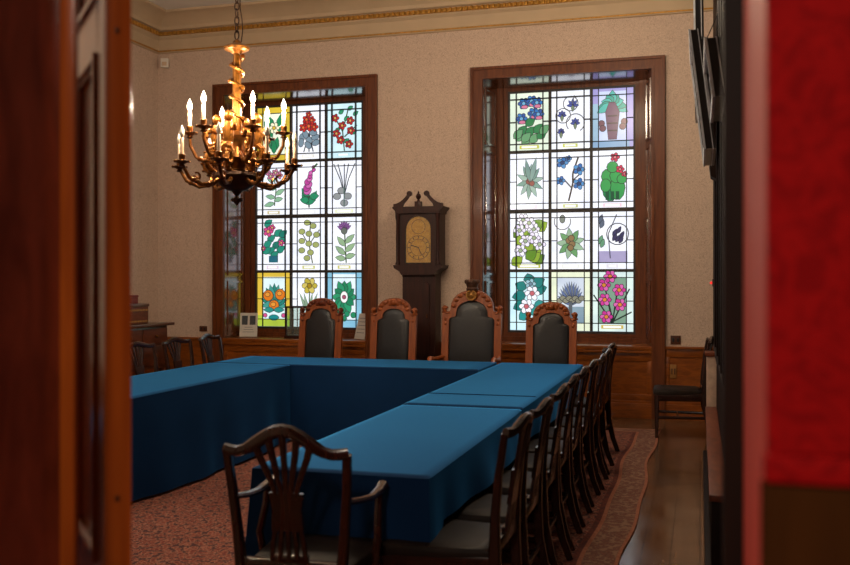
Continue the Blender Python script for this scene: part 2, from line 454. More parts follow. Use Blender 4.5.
# cornice around back, left and right walls
prof = [(0, 4.53), (0.03, 4.535), (0.035, 4.555), (0.02, 4.575), (0.025, 4.70), (0.06, 4.73), (0.07, 4.80), (0.11, 4.81), (0.12, 4.85), (0.2, 4.93), (0.29, 4.965), (0.33, 4.97), (0.33, 5.0), (0, 5.0)]
def cornice(name, f, d0, d1):
    struct(MB().prism(prof, d0, d1, f).build(name, M['cornice'], ang=25))
cornice('trim_8', lambda u, v, d: (d, YF - u, v), XL, XR)
cornice('trim_9', lambda u, v, d: (XL + u, d, v), YN, YF)
mb = MB()
n = int((XR - XL) / 0.065)
for i in range(n):
    x = XL + 0.1 + i * 0.065; mb.sph((x, YF - 0.088, 4.768), 0.026, (1, 1, 1.1), 6, 4)
mb.b(XL, XR, YF - 0.082, YF - 0.06, 4.745, 4.79)
mb.b(XL, XR, YF - 0.042, YF - 0.03, 4.545, 4.56)
for i in range(int((YF - YN) / 0.065)):
    mb.sph((XL + 0.088, YF - 0.1 - i * 0.065, 4.768), 0.026, (1, 1, 1.1), 6, 4)
mb.b(XL + 0.06, XL + 0.082, YN, YF, 4.745, 4.79); mb.b(XL + 0.03, XL + 0.042, YN, YF, 4.545, 4.56)
struct(mb.build('trim_10', M['gilt']))

# dado panelling on the back wall and left wall, one mesh per stretch
def panel_run(mb, f, a0, a1, z0=0.0, z1=0.79, n=1, thick=0.022, skirt=0.2):
    """f(a,d,z): a along wall, d out of the wall"""
    def bx(x0, x1, d0, d1, za, zb, bev=0.004):
        p = f(x0, d0, za); q = f(x1, d1, zb)
        mb.b(min(p[0], q[0]), max(p[0], q[0]), min(p[1], q[1]), max(p[1], q[1]), za, zb, bev)
    bx(a0, a1, 0.0, 0.008, z0, z1, 0)
    bx(a0, a1, 0.0, thick + 0.012, z0, z0 + skirt - 0.03); bx(a0, a1, 0.0, thick + 0.004, z0 + skirt - 0.03, z0 + skirt)
    bx(a0, a1, 0.0, thick, z0 + skirt, z0 + skirt + 0.07); bx(a0, a1, 0.0, thick, z1 - 0.09, z1)
    bx(a0, a1, 0.0, thick + 0.03, z1, z1 + 0.03)
    wd = (a1 - a0) / n
    for i in range(n + 1):
        c = a0 + i * wd; l = max(a0, c - 0.05); r = min(a1, c + 0.05); bx(l, r, 0.0, thick, z0 + skirt + 0.07, z1 - 0.09)
back = lambda a, d, z: (a, YF - d, z)
AW = 0.145
mb = MB(); panel_run(mb, back, XL, WIN[0][0] - OPW - AW, n=1); struct(mb.build('baseboard_back', M['dado']))
mb = MB(); panel_run(mb, back, WIN[0][0] + OPW + AW, WIN[1][0] - OPW - AW, n=2); struct(mb.build('baseboard_middle', M['dado']))
mb = MB(); panel_run(mb, back, WIN[1][0] + OPW + AW, XR, n=1); struct(mb.build('baseboard_right', M['dado']))
mb = MB(); panel_run(mb, lambda a, d, z: (XL + d, a, z), YN, YF - 0.05, n=7); struct(mb.build('baseboard_left', M['dado']))

# ------------------------------------------------------------------ stained glass drawing kit
class Glass:
    def __init__(s): s.bm = bmesh.new(); s.cl = s.bm.loops.layers.float_color.new('Col'); s.lay = 0
    def face(s, pts, col, lay=None):
        vs_ = [s.bm.verts.new(p) for p in pts]
        f = s.bm.faces.new(vs_)
        c = lin(col)
        if min(col) < 190: c = (c[0] * .74, c[1] * .74, c[2] * .74, 1)
        for l in f.loops: l[s.cl] = c
class Cell:
    """u,v in 0..1 of one pane cell -> metres on the window plane"""
    def __init__(s, g, x0, z0, wd, ht, y):
        s.g = g; s.x0 = x0; s.z0 = z0; s.w = wd; s.h = ht; s.y = y; s.k = 1
    def P(s, u, v, lay): return (s.x0 + u * s.w, s.y - 0.0004 * lay, s.z0 + v * s.h)
    def poly(s, pts, col, outline=True):
        k = s.k; s.k += 2
        if outline:
            cu = sum(p[0] for p in pts) / len(pts); cv = sum(p[1] for p in pts) / len(pts)
            o = []
            for (u, v) in pts:
                dx = (u - cu) * s.w; dz = (v - cv) * s.h; L = math.hypot(dx, dz) + 1e-6
                e = 0.0075
                o.append((u + dx / L * e / s.w, v + dz / L * e / s.h))
            s.g.face([s.P(u, v, k) for (u, v) in o], (34, 34, 44))
        s.g.face([s.P(u, v, k + 1) for (u, v) in pts], col)
    def rect(s, u0, v0, u1, v1, col, outline=False): s.poly([(u0, v0), (u1, v0), (u1, v1), (u0, v1)], col, outline)
    def ell(s, u, v, r, col, asp=1.0, ang=0.0, n=10, outline=True):
        pts = []
        for i in range(n):
            t = 2 * PI * i / n; a = r * math.cos(t); b = r * asp * math.sin(t)
            x = a * math.cos(ang) - b * math.sin(ang); y = a * math.sin(ang) + b * math.cos(ang)
            pts.append((u + x, v + y * s.w / s.h))
        s.poly(pts, col, outline)
    def leaf(s, u0, v0, u1, v1, wd, col, outline=True):
        dx = u1 - u0; dy = (v1 - v0) * s.h / s.w; L = math.hypot(dx, dy); nx, ny = -dy / L, dx / L
        pts = []
        for t, q in ((0, 0.0), (0.2, 0.7), (0.45, 1.0), (0.75, 0.62), (1, 0)): pts.append((t, q * wd))
        for t, q in ((0.75, 0.62), (0.45, 1.0), (0.2, 0.7)): pts.append((t, -q * wd))
        s.poly([(u0 + dx * t + nx * q, v0 + (dy * t + ny * q) * s.w / s.h) for (t, q) in pts], col, outline)
    def line(s, pts, wd, col):
        wd = wd * 1.7; col = tuple(int(q * .75) for q in col)
        for (a, b) in zip(pts[:-1], pts[1:]):
            dx = b[0] - a[0]; dy = (b[1] - a[1]) * s.h / s.w; L = math.hypot(dx, dy) + 1e-6
            nx, ny = -dy / L * wd / 2, dx / L * wd / 2
            k = s.w / s.h
            s.poly([(a[0] + nx, a[1] + ny * k), (b[0] + nx, b[1] + ny * k), (b[0] - nx, b[1] - ny * k), (a[0] - nx, a[1] - ny * k)], col, False)
        s.k += 0
    def circ(s, u, v, r, wd, col, a0=0, a1=360, n=14):
        s.line([(u + r * math.cos(math.radians(a0 + (a1 - a0) * i / n)), v + r * math.sin(math.radians(a0 + (a1 - a0) * i / n)) * s.w / s.h) for i in range(n + 1)], wd, col)
    def flower(s, u, v, r, n, col, cen, col2=None, a0=0.0):
        for i in range(n):
            a = a0 + 2 * PI * i / n
            s.ell(u + 0.58 * r * math.cos(a), v + 0.58 * r * math.sin(a) * s.w / s.h, r * 0.5, col if (i % 2 == 0 or not col2) else col2, 0.75, a, 8)
        s.ell(u, v, r * 0.32, cen, n=8)
    def plaque(s, col, u0=0.32, u1=0.68):
        s.rect(u0, 0.045, u1, 0.105, col); s.rect(u0 + 0.05, 0.058, u1 - 0.05, 0.092, (250, 250, 240))
WHT = (244, 246, 252); DK = (60, 62, 70); TEAL = (20, 140, 120); GRN = (30, 130, 60); PGR = (150, 190, 150); OLV = (120, 150, 40)
def d_L00(c):
    c.rect(0, 0, 1, 1, (240, 205, 60)); c.rect(0.17, 0.13, 0.83, 0.88, (235, 240, 215))
    for (a, b, e, f) in ((.5, .2, .3, .5), (.5, .2, .6, .45), (.45, .45, .2, .75), (.55, .5, .8, .8), (.5, .6, .25, .88), (.6, .6, .75, .9), (.4, .3, .22, .45)): c.leaf(a, b, e, f, .09, (20, 150, 95))
    c.flower(.5, .62, .14, 6, (245, 240, 200), (240, 200, 60)); c.leaf(.5, .15, .5, .4, .08, (10, 140, 90))
def d_L01(c):
    for u in (.35, .5, .62): c.line([(u, .16), (.5, .5)], .02, (70, 80, 90))
    for (u, v) in ((.3, .42), (.5, .38), (.68, .42), (.4, .48), (.62, .5), (.28, .33), (.7, .32), (.48, .28)): c.ell(u, v, .11, (130, 155, 170), .65, u * 5)
    for (u, v, r) in ((.5, .62, .13), (.35, .6, .11), (.66, .6, .11), (.45, .74, .11), (.6, .72, .1), (.52, .82, .08)): c.flower(u, v, r, 5, (215, 40, 36), (250, 120, 60), (190, 20, 30))
    c.plaque((225, 220, 210))
def d_L02(c):
    c.rect(0, 0, 1, 1, (205, 235, 240))
    c.line([(.5, .15), (.45, .5), (.6, .88)], .02, (60, 110, 70)); c.line([(.45, .5), (.2, .8)], .02, (60, 110, 70)); c.line([(.5, .4), (.85, .6)], .02, (60, 110, 70))
    for (u, v) in ((.35, .82), (.6, .88), (.75, .78), (.5, .7), (.25, .5), (.6, .5), (.3, .3), (.72, .45), (.5, .3)): c.leaf(u, v, u + .13, v + .06, .05, (40, 160, 110))
    for (u, v) in ((.25, .74), (.45, .6), (.68, .68), (.3, .46), (.7, .5), (.42, .34), (.66, .26)): c.flower(u, v, .1, 5, (205, 36, 44), (240, 180, 90), (170, 24, 40))
    c.plaque((190, 225, 230))
def d_L10(c):
    c.line([(.5, .2), (.55, .5), (.45, .85)], .02, (110, 150, 110))
    for (a, b, e, f) in ((.5, .25, .2, .2), (.52, .35, .25, .38), (.53, .4, .8, .5), (.53, .5, .25, .56), (.54, .55, .8, .65), (.5, .65, .3, .7), (.5, .3, .75, .33)): c.leaf(a, b, e, f, .06, (150, 200, 160))
    for (u, v) in ((.4, .74), (.55, .8), (.3, .82), (.66, .75)): c.flower(u, v, .09, 5, (225, 130, 165), (240, 220, 170))
    c.plaque((230, 210, 160))
def d_L11(c):
    c.line([(.5, .15), (.5, .4)], .025, (60, 100, 80))
    for (a, b, e, f) in ((.5, .2, .3, .42), (.5, .2, .72, .45), (.5, .28, .25, .3), (.52, .35, .78, .36), (.5, .36, .3, .5)): c.leaf(a, b, e, f, .09, (20, 150, 105))
    for i in range(9):
        t = i / 8; r = .12 - .08 * t
        c.ell(.46 + .2 * t * t - .03 * math.sin(i * 2.5), .46 + .42 * t, r, (205, 70, 165) if i % 2 else (225, 110, 190), .8, .8)
    c.line([(.62, .86), (.75, .94)], .03, (60, 120, 60)); c.plaque((232, 232, 232), .3, .7)
def d_L12(c):
    for e in (.2, .32, .5, .62, .8): c.line([(.5, .35), (.5 + (e - .5) * .4, .65), (e, .92)], .016, (90, 100, 110))
    for (u, v) in ((.3, .34), (.6, .34), (.5, .22), (.42, .44)): c.ell(u, v, .1, (160, 165, 165), .8)
    c.line([(.5, .15), (.5, .5)], .018, (110, 150, 140)); c.plaque((228, 232, 190), .25, .75)
def d_L20(c):
    for (u, v) in ((.3, .75), (.6, .7), (.4, .6), (.7, .55), (.3, .5), (.55, .48), (.4, .38), (.68, .4), (.5, .3), (.28, .38), (.75, .68), (.32, .88)):
        c.leaf(u - .1, v - .05, u + .12, v + .06, .09, (12, 128, 112) if int(u * 100) % 2 else (20, 150, 125))
    for (u, v, r) in ((.33, .73, .13), (.45, .8, .08), (.72, .52, .08), (.2, .42, .06)): c.flower(u, v, r, 5, (235, 80, 150), (250, 190, 120))
    c.rect(.38, .17, .62, .28, (20, 110, 130), True); c.plaque((225, 205, 220), .3, .65)
def d_L21(c):
    c.line([(.6, .15), (.5, .5), (.55, .9)], .02, (110, 120, 60)); c.line([(.52, .45), (.25, .75)], .016, (110, 120, 60)); c.line([(.52, .5), (.8, .75)], .016, (110, 120, 60))
    for (u, v) in ((.45, .88), (.62, .82), (.3, .72), (.5, .68), (.72, .66), (.3, .55), (.5, .5), (.7, .48), (.3, .38), (.55, .34), (.45, .24)): c.ell(u, v, .085, (175, 185, 110), .8)
    c.plaque((228, 226, 140))
def d_L22(c):
    c.line([(.55, .15), (.5, .75)], .022, (100, 140, 90))
    for (a, b, e, f) in ((.52, .3, .25, .45), (.52, .35, .8, .5), (.52, .45, .3, .62), (.52, .5, .78, .66), (.53, .22, .25, .25), (.53, .25, .8, .3)): c.leaf(a, b, e, f, .07, (160, 195, 150))
    for i in range(7): c.leaf(.5, .74, .5 + .2 * math.cos(.4 + i * .4), .76 + .14 * math.sin(.4 + i * .4), .04, (150, 95, 165))
    c.ell(.5, .72, .08, (110, 120, 110)); c.plaque((232, 222, 130))
def d_L30(c):
    c.rect(0, 0, 1, 1, (246, 208, 70)); c.rect(0, 0, 1, .2, (190, 214, 70)); c.rect(.17, .13, .83, .9, (215, 235, 235))
    for i in range(11):
        a = PI * (i / 10.0) * 1.15 - .25; c.leaf(.5, .42, .5 + .36 * math.cos(a), .44 + .34 * math.sin(a), .09, (24, 140, 125) if i % 2 else (70, 165, 150))
    for (u, v) in ((.33, .56), (.68, .58), (.5, .38)): c.ell(u, v, .14, (240, 130, 30), 1.0, 0, 12); c.ell(u - .02, v + .02, .07, (250, 165, 60), .8, 0, 8)
    c.leaf(.5, .3, .2, .3, .07, (40, 150, 140)); c.leaf(.5, .3, .8, .3, .07, (40, 150, 140)); c.ell(.5, .16, .14, (20, 150, 150), .5)
    for u in (.25, .78): c.ell(u, .2, .05, (230, 90, 150))
def d_L31(c):
    for e in (.22, .35, .6, .75): c.leaf(.5, .2, e, .62, .04, (150, 180, 150))
    c.line([(.5, .15), (.52, .7)], .02, (110, 150, 90)); c.flower(.52, .74, .2, 6, (215, 195, 70), (185, 150, 30), (235, 215, 110)); c.plaque((220, 220, 190))
def d_L32(c):
    c.rect(0, 0, 1, 1, (150, 215, 240)); c.rect(.17, .13, .83, .95, (225, 240, 245))
    for i in range(12):
        a = i * PI / 6; r = .3 if i % 2 else .34
        c.leaf(.5 + .07 * math.cos(a), .54 + .05 * math.sin(a), .5 + r * math.cos(a), .54 + r * .95 * math.sin(a), .1, (16, 140, 96) if i % 2 else (40, 165, 115))
    c.ell(.5, .54, .1, (240, 240, 235), 1.5); c.ell(.5, .54, .045, (190, 90, 120))
    for (u, v) in ((.42, .26), (.58, .24), (.5, .16), (.25, .24), (.76, .22)): c.ell(u, v, .07, (30, 150, 105))
def d_R00(c):
    c.rect(0, 0, 1, 1, (226, 238, 214))
    for (u, v) in ((.25, .26), (.4, .2), (.6, .22), (.78, .28), (.3, .36), (.5, .34), (.7, .38), (.2, .3), (.85, .36), (.5, .5), (.4, .24)): c.leaf(u - .1, v - .06, u + .12, v + .08, .1, (40, 140, 80) if int(u * 50) % 2 else (110, 175, 120))
    for (u, v) in ((.35, .82), (.55, .85), (.68, .82), (.3, .56), (.6, .64), (.72, .62)):
        c.flower(u, v, .13, 6, (40, 130, 205), (120, 190, 230), (30, 90, 170)); c.ell(u + .02, v - .06, .08, (235, 130, 165), .5)
    c.plaque((226, 222, 80), .26, .74)
def d_R01(c):
    c.circ(.5, .78, .18, .014, (120, 120, 130)); c.circ(.32, .58, .18, .014, (120, 120, 130)); c.circ(.62, .45, .22, .014, (120, 120, 130), -60, 220)
    for (u, v, r) in ((.56, .74, .14), (.3, .58, .1), (.62, .44, .11), (.28, .3, .08)):
        for i in range(5): c.leaf(u, v, u + r * math.cos(i * PI / 4), v + .8 * r * math.sin(i * PI / 4), .03, (70, 90, 175))
        c.leaf(u, v, u, v - .1, .03, (130, 150, 120))
    c.line([(.6, .9), (.55, .75)], .014, (120, 120, 130)); c.plaque((222, 226, 110))
def d_R02(c):
    c.rect(0, 0, 1, 1, (176, 170, 232)); c.rect(.0, .0, .5, .75, (168, 208, 232)); c.rect(.17, .13, .83, .95, (196, 208, 236)); c.rect(0, 0, .9, .14, (150, 190, 225))
    for i in range(9):
        a = PI * i / 8; c.leaf(.5, .74, .5 + .36 * math.cos(a), .76 + .2 * math.sin(a) - .16 * abs(math.cos(a)), .1, (30, 175, 155) if i % 2 else (70, 200, 185))
    c.poly([(.4, .16), (.6, .16), (.66, .6), (.56, .76), (.42, .76), (.34, .6)], (112, 74, 106))
    for v in (.3, .42, .54): c.line([(.38, v), (.62, v)], .02, (60, 36, 60))
    for (u, v) in ((.24, .42), (.78, .44), (.27, .34), (.74, .36)): c.ell(u, v, .07, (120, 70, 90))
def d_R10(c):
    for i in range(10):
        a = i * PI / 5 + .2; c.leaf(.5, .5, .5 + .34 * math.cos(a), .5 + .3 * math.sin(a), .06, (120, 165, 150) if i % 2 else (160, 195, 180))
    for (u, v) in ((.47, .5), (.55, .47), (.5, .54)): c.ell(u, v, .06, (150, 70, 60))
    c.leaf(.5, .5, .4, .88, .06, (120, 160, 150)); c.leaf(.52, .5, .66, .9, .06, (140, 175, 165)); c.plaque((235, 222, 225))
def d_R11(c):
    c.line([(.45, .16), (.55, .45), (.55, .62), (.68, .88)], .025, (96, 82, 70)); c.line([(.52, .38), (.3, .55)], .018, (96, 82, 70)); c.line([(.55, .5), (.75, .62)], .018, (96, 82, 70))
    for (u, v, r) in ((.3, .8, .13), (.7, .68, .13), (.7, .44, .13), (.26, .5, .1), (.45, .86, .07)): c.flower(u, v, r, 5, (90, 160, 220), (40, 70, 120), (50, 120, 195))
    c.plaque((222, 226, 150))
def d_R12(c):
    for (u, v, r, a) in ((.45, .4, .2, 1.9), (.62, .36, .17, 1.7), (.38, .55, .14, 1.2), (.6, .56, .16, 1.1), (.5, .7, .13, 1.0), (.72, .5, .11, 1.0), (.34, .4, .12, 1.3)):
        c.ell(u, v, r, (14, 146, 84) if int(u * 100) % 2 else (60, 175, 90), a)
    for (u, v, r) in ((.56, .86, .1), (.68, .66, .09), (.78, .58, .06)): c.flower(u, v, r, 5, (225, 40, 90), (245, 130, 140))
    for u in (.38, .5, .62): c.line([(u, .16), (u, .3)], .05, (20, 120, 80))
    c.plaque((240, 205, 215), .28, .72)
def d_R20(c):
    for i in range(16): 
        u = .18 + .64 * ((i * 37) % 100) / 100; v = .16 + .66 * ((i * 61) % 100) / 100; c.leaf(u - .13, v - .06, u + .13, v + .07, .13, (96, 150, 30) if i % 2 else (150, 185, 50))
    for (u, v) in ((.34, .86), (.25, .68), (.6, .7), (.4, .5), (.75, .44), (.28, .34), (.62, .55), (.5, .8)): c.flower(u, v, .14, 6, (222, 214, 236), (170, 190, 150), (236, 232, 244))
    c.plaque((214, 214, 90), .22, .78)
def d_R21(c):
    c.circ(.3, .82, .2, .013, (130, 130, 130), 150, 380); c.ell(.3, .86, .06, (130, 140, 130), 1.6)
    for i in range(9):
        a = i * PI / 4.5 + .3; c.leaf(.5, .45, .5 + .34 * math.cos(a), .45 + .26 * math.sin(a), .08, (110, 170, 110) if i % 2 else (165, 200, 165))
    for (u, v) in ((.46, .5), (.54, .44), (.5, .38), (.52, .54)): c.ell(u, v, .07, (150, 120, 80))
    c.plaque((232, 232, 222), .28, .72)
def d_R22(c):
    c.rect(.15, .13, .85, .32, (186, 176, 216)); c.circ(.62, .6, .26, .014, (90, 90, 110)); c.line([(.45, .2), (.4, .6), (.6, .92)], .014, (90, 90, 110))
    for (u, v) in ((.55, .62), (.65, .66), (.72, .58), (.62, .52), (.7, .5), (.55, .54)): c.leaf(u - .04, v - .05, u + .05, v + .06, .04, (60, 60, 100))
    for (u, v) in ((.22, .84), (.25, .76), (.22, .5), (.26, .44)): c.leaf(u - .03, v - .06, u + .04, v + .08, .05, (96, 110, 130) if v > .6 else (110, 170, 130))
    c.plaque((226, 220, 226), .36, .64)
def d_R30(c):
    c.rect(0, 0, 1, 1, (206, 238, 242))
    c.line([(.5, .16), (.5, .9)], .02, (40, 110, 110))
    for (a, b, e, f) in ((.5, .8, .5, .95), (.4, .7, .2, .78), (.6, .66, .85, .72), (.4, .6, .12, .55), (.4, .46, .15, .36), (.6, .4, .85, .44), (.5, .35, .75, .28), (.45, .3, .3, .18), (.55, .75, .8, .86)): c.leaf(a, b, e + (.06 if e > .5 else -.06), f, .13, (20, 135, 130) if b > .42 else (40, 160, 155))
    c.flower(.52, .78, .12, 5, (170, 215, 225), (120, 150, 170))
    for (u, v) in ((.56, .62), (.42, .4)): c.flower(u, v, .17, 6, (240, 238, 244), (220, 110, 120))
def d_R31(c):
    c.rect(0, 0, 1, 1, (232, 238, 205)); c.rect(.17, .12, .83, .88, (205, 214, 224)); c.rect(.17, .12, .83, .4, (150, 176, 190))
    for i in range(14): c.leaf(.5, .42, .5 + .32 * math.cos(.35 + i * .19), .46 + .36 * math.sin(.35 + i * .19), .04, (100, 122, 170) if i % 2 else (130, 140, 150))
    for i in range(8): c.ell(.24 + i * .075, .5 + .04 * (i % 2), .07, (150, 150, 130), .8)
    c.rect(.46, .14, .54, .48, (96, 104, 110), True)
def d_R32(c):
    c.rect(0, 0, 1, 1, (216, 234, 226)); c.rect(.17, .13, .83, .88, (140, 176, 150))
    for (a, b, e, f) in ((.5, .14, .3, .8), (.5, .14, .62, .7), (.52, .14, .4, .5), (.5, .14, .75, .5), (.45, .14, .95, .32), (.5, .14, .05, .6), (.5, .14, .9, .7)): c.line([(a, b), (e, f)], .02, (40, 66, 56))
    for (u, v) in ((.3, .76), (.66, .68), (.32, .52), (.68, .44), (.36, .24), (.45, .9)): c.flower(u, v, .14, 6, (226, 60, 160), (240, 150, 60), (240, 110, 190))
    c.plaque((226, 196, 90), .24, .76)
DES = [[[d_L00, d_L01, d_L02], [d_L10, d_L11, d_L12], [d_L20, d_L21, d_L22], [d_L30, d_L31, d_L32]],
       [[d_R00, d_R01, d_R02], [d_R10, d_R11, d_R12], [d_R20, d_R21, d_R22], [d_R30, d_R31, d_R32]]]

YG = 11.27; GW = 0.742; GB, GT = 0.95, 3.84
def make_window(cx, name, des):
    r = bpy.data.objects.new(name, None); C.objects.link(r); struct(r); r.location = (cx, YF, 0)
    yg = YG - YF
    # architrave to the floor: outer flat and inner bead
    mb = MB()
    q = lambda h, t: [(-h, 0.0), (-h, t), (h, t), (h, 0.0)]
    mb.ring(q(OPW + AW, OPT + AW - 0.005), q(OPW, OPT), -0.04, 0.0, XZ, closed=False)
    mb.ring(q(OPW + AW, OPT + AW - 0.005), q(OPW + AW - 0.03, OPT + AW - 0.035), -0.062, -0.04, XZ, closed=False)
    mb.ring(q(OPW + 0.028, OPT + 0.028), q(OPW, OPT), -0.052, -0.04, XZ, closed=False)
    mb.build('architrave', M['oak'], r)
    # splayed reveal linings with fielded panels, and soffit
    X1 = 0.885; T1 = 3.90; D = 0.40
    mb = MB()
    for s in (-1, 1):
        f = lambda u, v, d: (s * (OPW + (X1 - OPW) * u / D + d), u, v)
        mb.prism([(0, SILL), (D, SILL), (D, OPT), (0, OPT)], 0.0, 0.03, f)
        for (z0, z1) in ((SILL + 0.05, 1.55), (1.62, 3.1), (3.17, OPT - 0.08)):
            mb.ring([(0.05, z0), (D - 0.05, z0), (D - 0.05, z1), (0.05, z1)], [(0.075, z0 + .025), (D - 0.075, z0 + .025), (D - 0.075, z1 - .025), (0.075, z1 - .025)], -0.014, 0.0, f)
    mb.prism([(-OPW, 0), (OPW, 0), (X1, D), (-X1, D)], 0, 0.03, lambda u, v, d: (u, v, OPT - 0.03 * v / D + d))
    mb.build('reveal_panel', M['oak_gloss'], r)
    # box frame and sash
    mb = MB(); sq = lambda h, b, t: [(-h, b), (h, b), (h, t), (-h, t)]
    mb.ring(sq(X1 + 0.05, SILL - 0.02, T1 + 0.06), sq(GW + 0.075, GB - 0.075, GT + 0.075), D, D + 0.13, XZ)
    mb.ring(sq(GW + 0.085, GB - 0.085, GT + 0.085), sq(GW + 0.02, GB - 0.03, GT + 0.02), D + 0.035, D + 0.11, XZ)
    mb.build('sash_frame', M['oak'], r)
    mb = MB(); mb.ring(sq(GW + 0.021, GB - 0.031, GT + 0.021), sq(GW - 0.004, GB - 0.004, GT - 0.004), yg - 0.03, yg + 0.02, XZ)
    cw = 2 * GW / 3; chh = (GT - GB) / 4
    for i in (1, 2): mb.b(-GW + i * cw - 0.017, -GW + i * cw + 0.017, yg - 0.028, yg + 0.01, GB, GT)
    for j in (1, 2, 3): mb.b(-GW, GW, yg - 0.03, yg + 0.012, GB + j * chh - (0.024 if j == 2 else 0.018), GB + j * chh + (0.024 if j == 2 else 0.018))
    mb.build('glazing_bar', M['bar'], r)
    # coloured panes and leading
    g = Glass(); le = MB()
    for j in range(4):
        for i in range(3):
            x0 = -GW + i * cw; z0 = GB + (3 - j) * chh
            c = Cell(g, x0, z0, cw, chh, yg)
            g.face([c.P(0, 0, 0), c.P(1, 0, 0), c.P(1, 1, 0), c.P(0, 1, 0)], WHT)
            des[j][i](c)
            t = 0.005; yl0, yl1 = yg - 0.0004 * (c.k + 4), yg - 0.001
            yl0 = min(yl0, yg - 0.006)
            for u in (.17, .83): le.b(x0 + u * cw - t, x0 + u * cw + t, yl0, yl1, z0, z0 + chh)
            for v in (.13, .885): le.b(x0, x0 + cw, yl0 - .0005, yl1, z0 + v * chh - t, z0 + v * chh + t)
            for (a, b) in ((0, .17), (.83, 1)): le.b(x0 + a * cw, x0 + b * cw, yl0, yl1, z0 + .5 * chh - t, z0 + .5 * chh + t)
    me = bpy.data.meshes.new('stained_glass'); g.bm.to_mesh(me); g.bm.free(); me.materials.append(M['glass'])
    go = bpy.data.objects.new('stained_glass', me); C.objects.link(go); go.parent = r
    le.build('leading', M['lead'], r)
    # outer closing board behind, sill, and apron panelling below
    mb = MB(); mb.b(-OPW - 0.02, OPW + 0.02, -0.05, D + 0.05, SILL - 0.035, SILL + 0.015, 0.006)
    mb.build('sill', M['dado'], r)
    mb = MB(); panel_run(mb, lambda a, d, z: (a, -d, z), -OPW, OPW, 0, SILL - 0.066, n=1 if cx < -3 else 1, thick=0.02)
    mb.build('apron_panel', M['dado'], r)
for i, (cx, nm) in enumerate(WIN): make_window(cx, nm, DES[i])

# ------------------------------------------------------------------ rug
mb = MB()
RX0, RX1, RY0, RY1 = -5.6, -0.40, 1.9, 9.95
offs = [0, 0.02, 0.05, 0.20, 0.225, 0.26]
mats = [2, 1, 1, 2, 0]
def rpt(u, v, k):
    e = offs[k]
    return u, v
ny = 60; nx = 40
# columns of x across, with border bands on all four sides
xsb = [RX0 + e for e in offs] + [RX0 + 0.26 + (RX1 - RX0 - 0.52) * i / 10 for i in range(1, 10)] + [RX1 - e for e in reversed(offs)]
ysb = [RY0 + e for e in offs] + [RY0 + 0.26 + (RY1 - RY0 - 0.52) * i / 40 for i in range(1, 40)] + [RY1 - e for e in reversed(offs)]
def wob(x, y):
    k = max(0, (x + 1.6) / 1.2)
    return x + k * (0.018 * math.sin(y * 2.1) + 0.012 * math.sin(y * 4.3 + 1)), y
def band(x, y):
    d = min(x - RX0, RX1 - x, y - RY0, RY1 - y)
    return 2 if d < 0.02 else 1 if d < 0.05 else 1 if d < 0.20 else 2 if d < 0.225 else 3 if d < 0.26 else 0
V = []; 
bm = mb.bm
grid = [[bm.verts.new((*wob(x, y), 0.012)) for y in ysb] for x in xsb]
for i in range(len(xsb) - 1):
    for j in range(len(ysb) - 1):
        f = bm.faces.new((grid[i][j], grid[i + 1][j], grid[i + 1][j + 1], grid[i][j + 1]))
        f.material_index = band((xsb[i] + xsb[i + 1]) / 2, (ysb[j] + ysb[j + 1]) / 2)
edge = [grid[i][0] for i in range(len(xsb))] + [grid[-1][j] for j in range(1, len(ysb))] + [grid[i][-1] for i in range(len(xsb) - 2, -1, -1)] + [grid[0][j] for j in range(len(ysb) - 2, 0, -1)]
low = [bm.verts.new((v.co.x, v.co.y, 0.001)) for v in edge]
for i in range(len(edge)):
    j = (i + 1) % len(edge); f = bm.faces.new((edge[i], low[i], low[j], edge[j])); f.material_index = 2
rug = mb.build('persian_rug', [M['rug_field'], M['rug_border'], M['rug_stripe'], M['rug_dark']])
tag(rug, 'large red patterned rug with dark border lying under the tables on the floorboards', 'rug')
FZ = 0.013                                       # things on the rug stand at this height

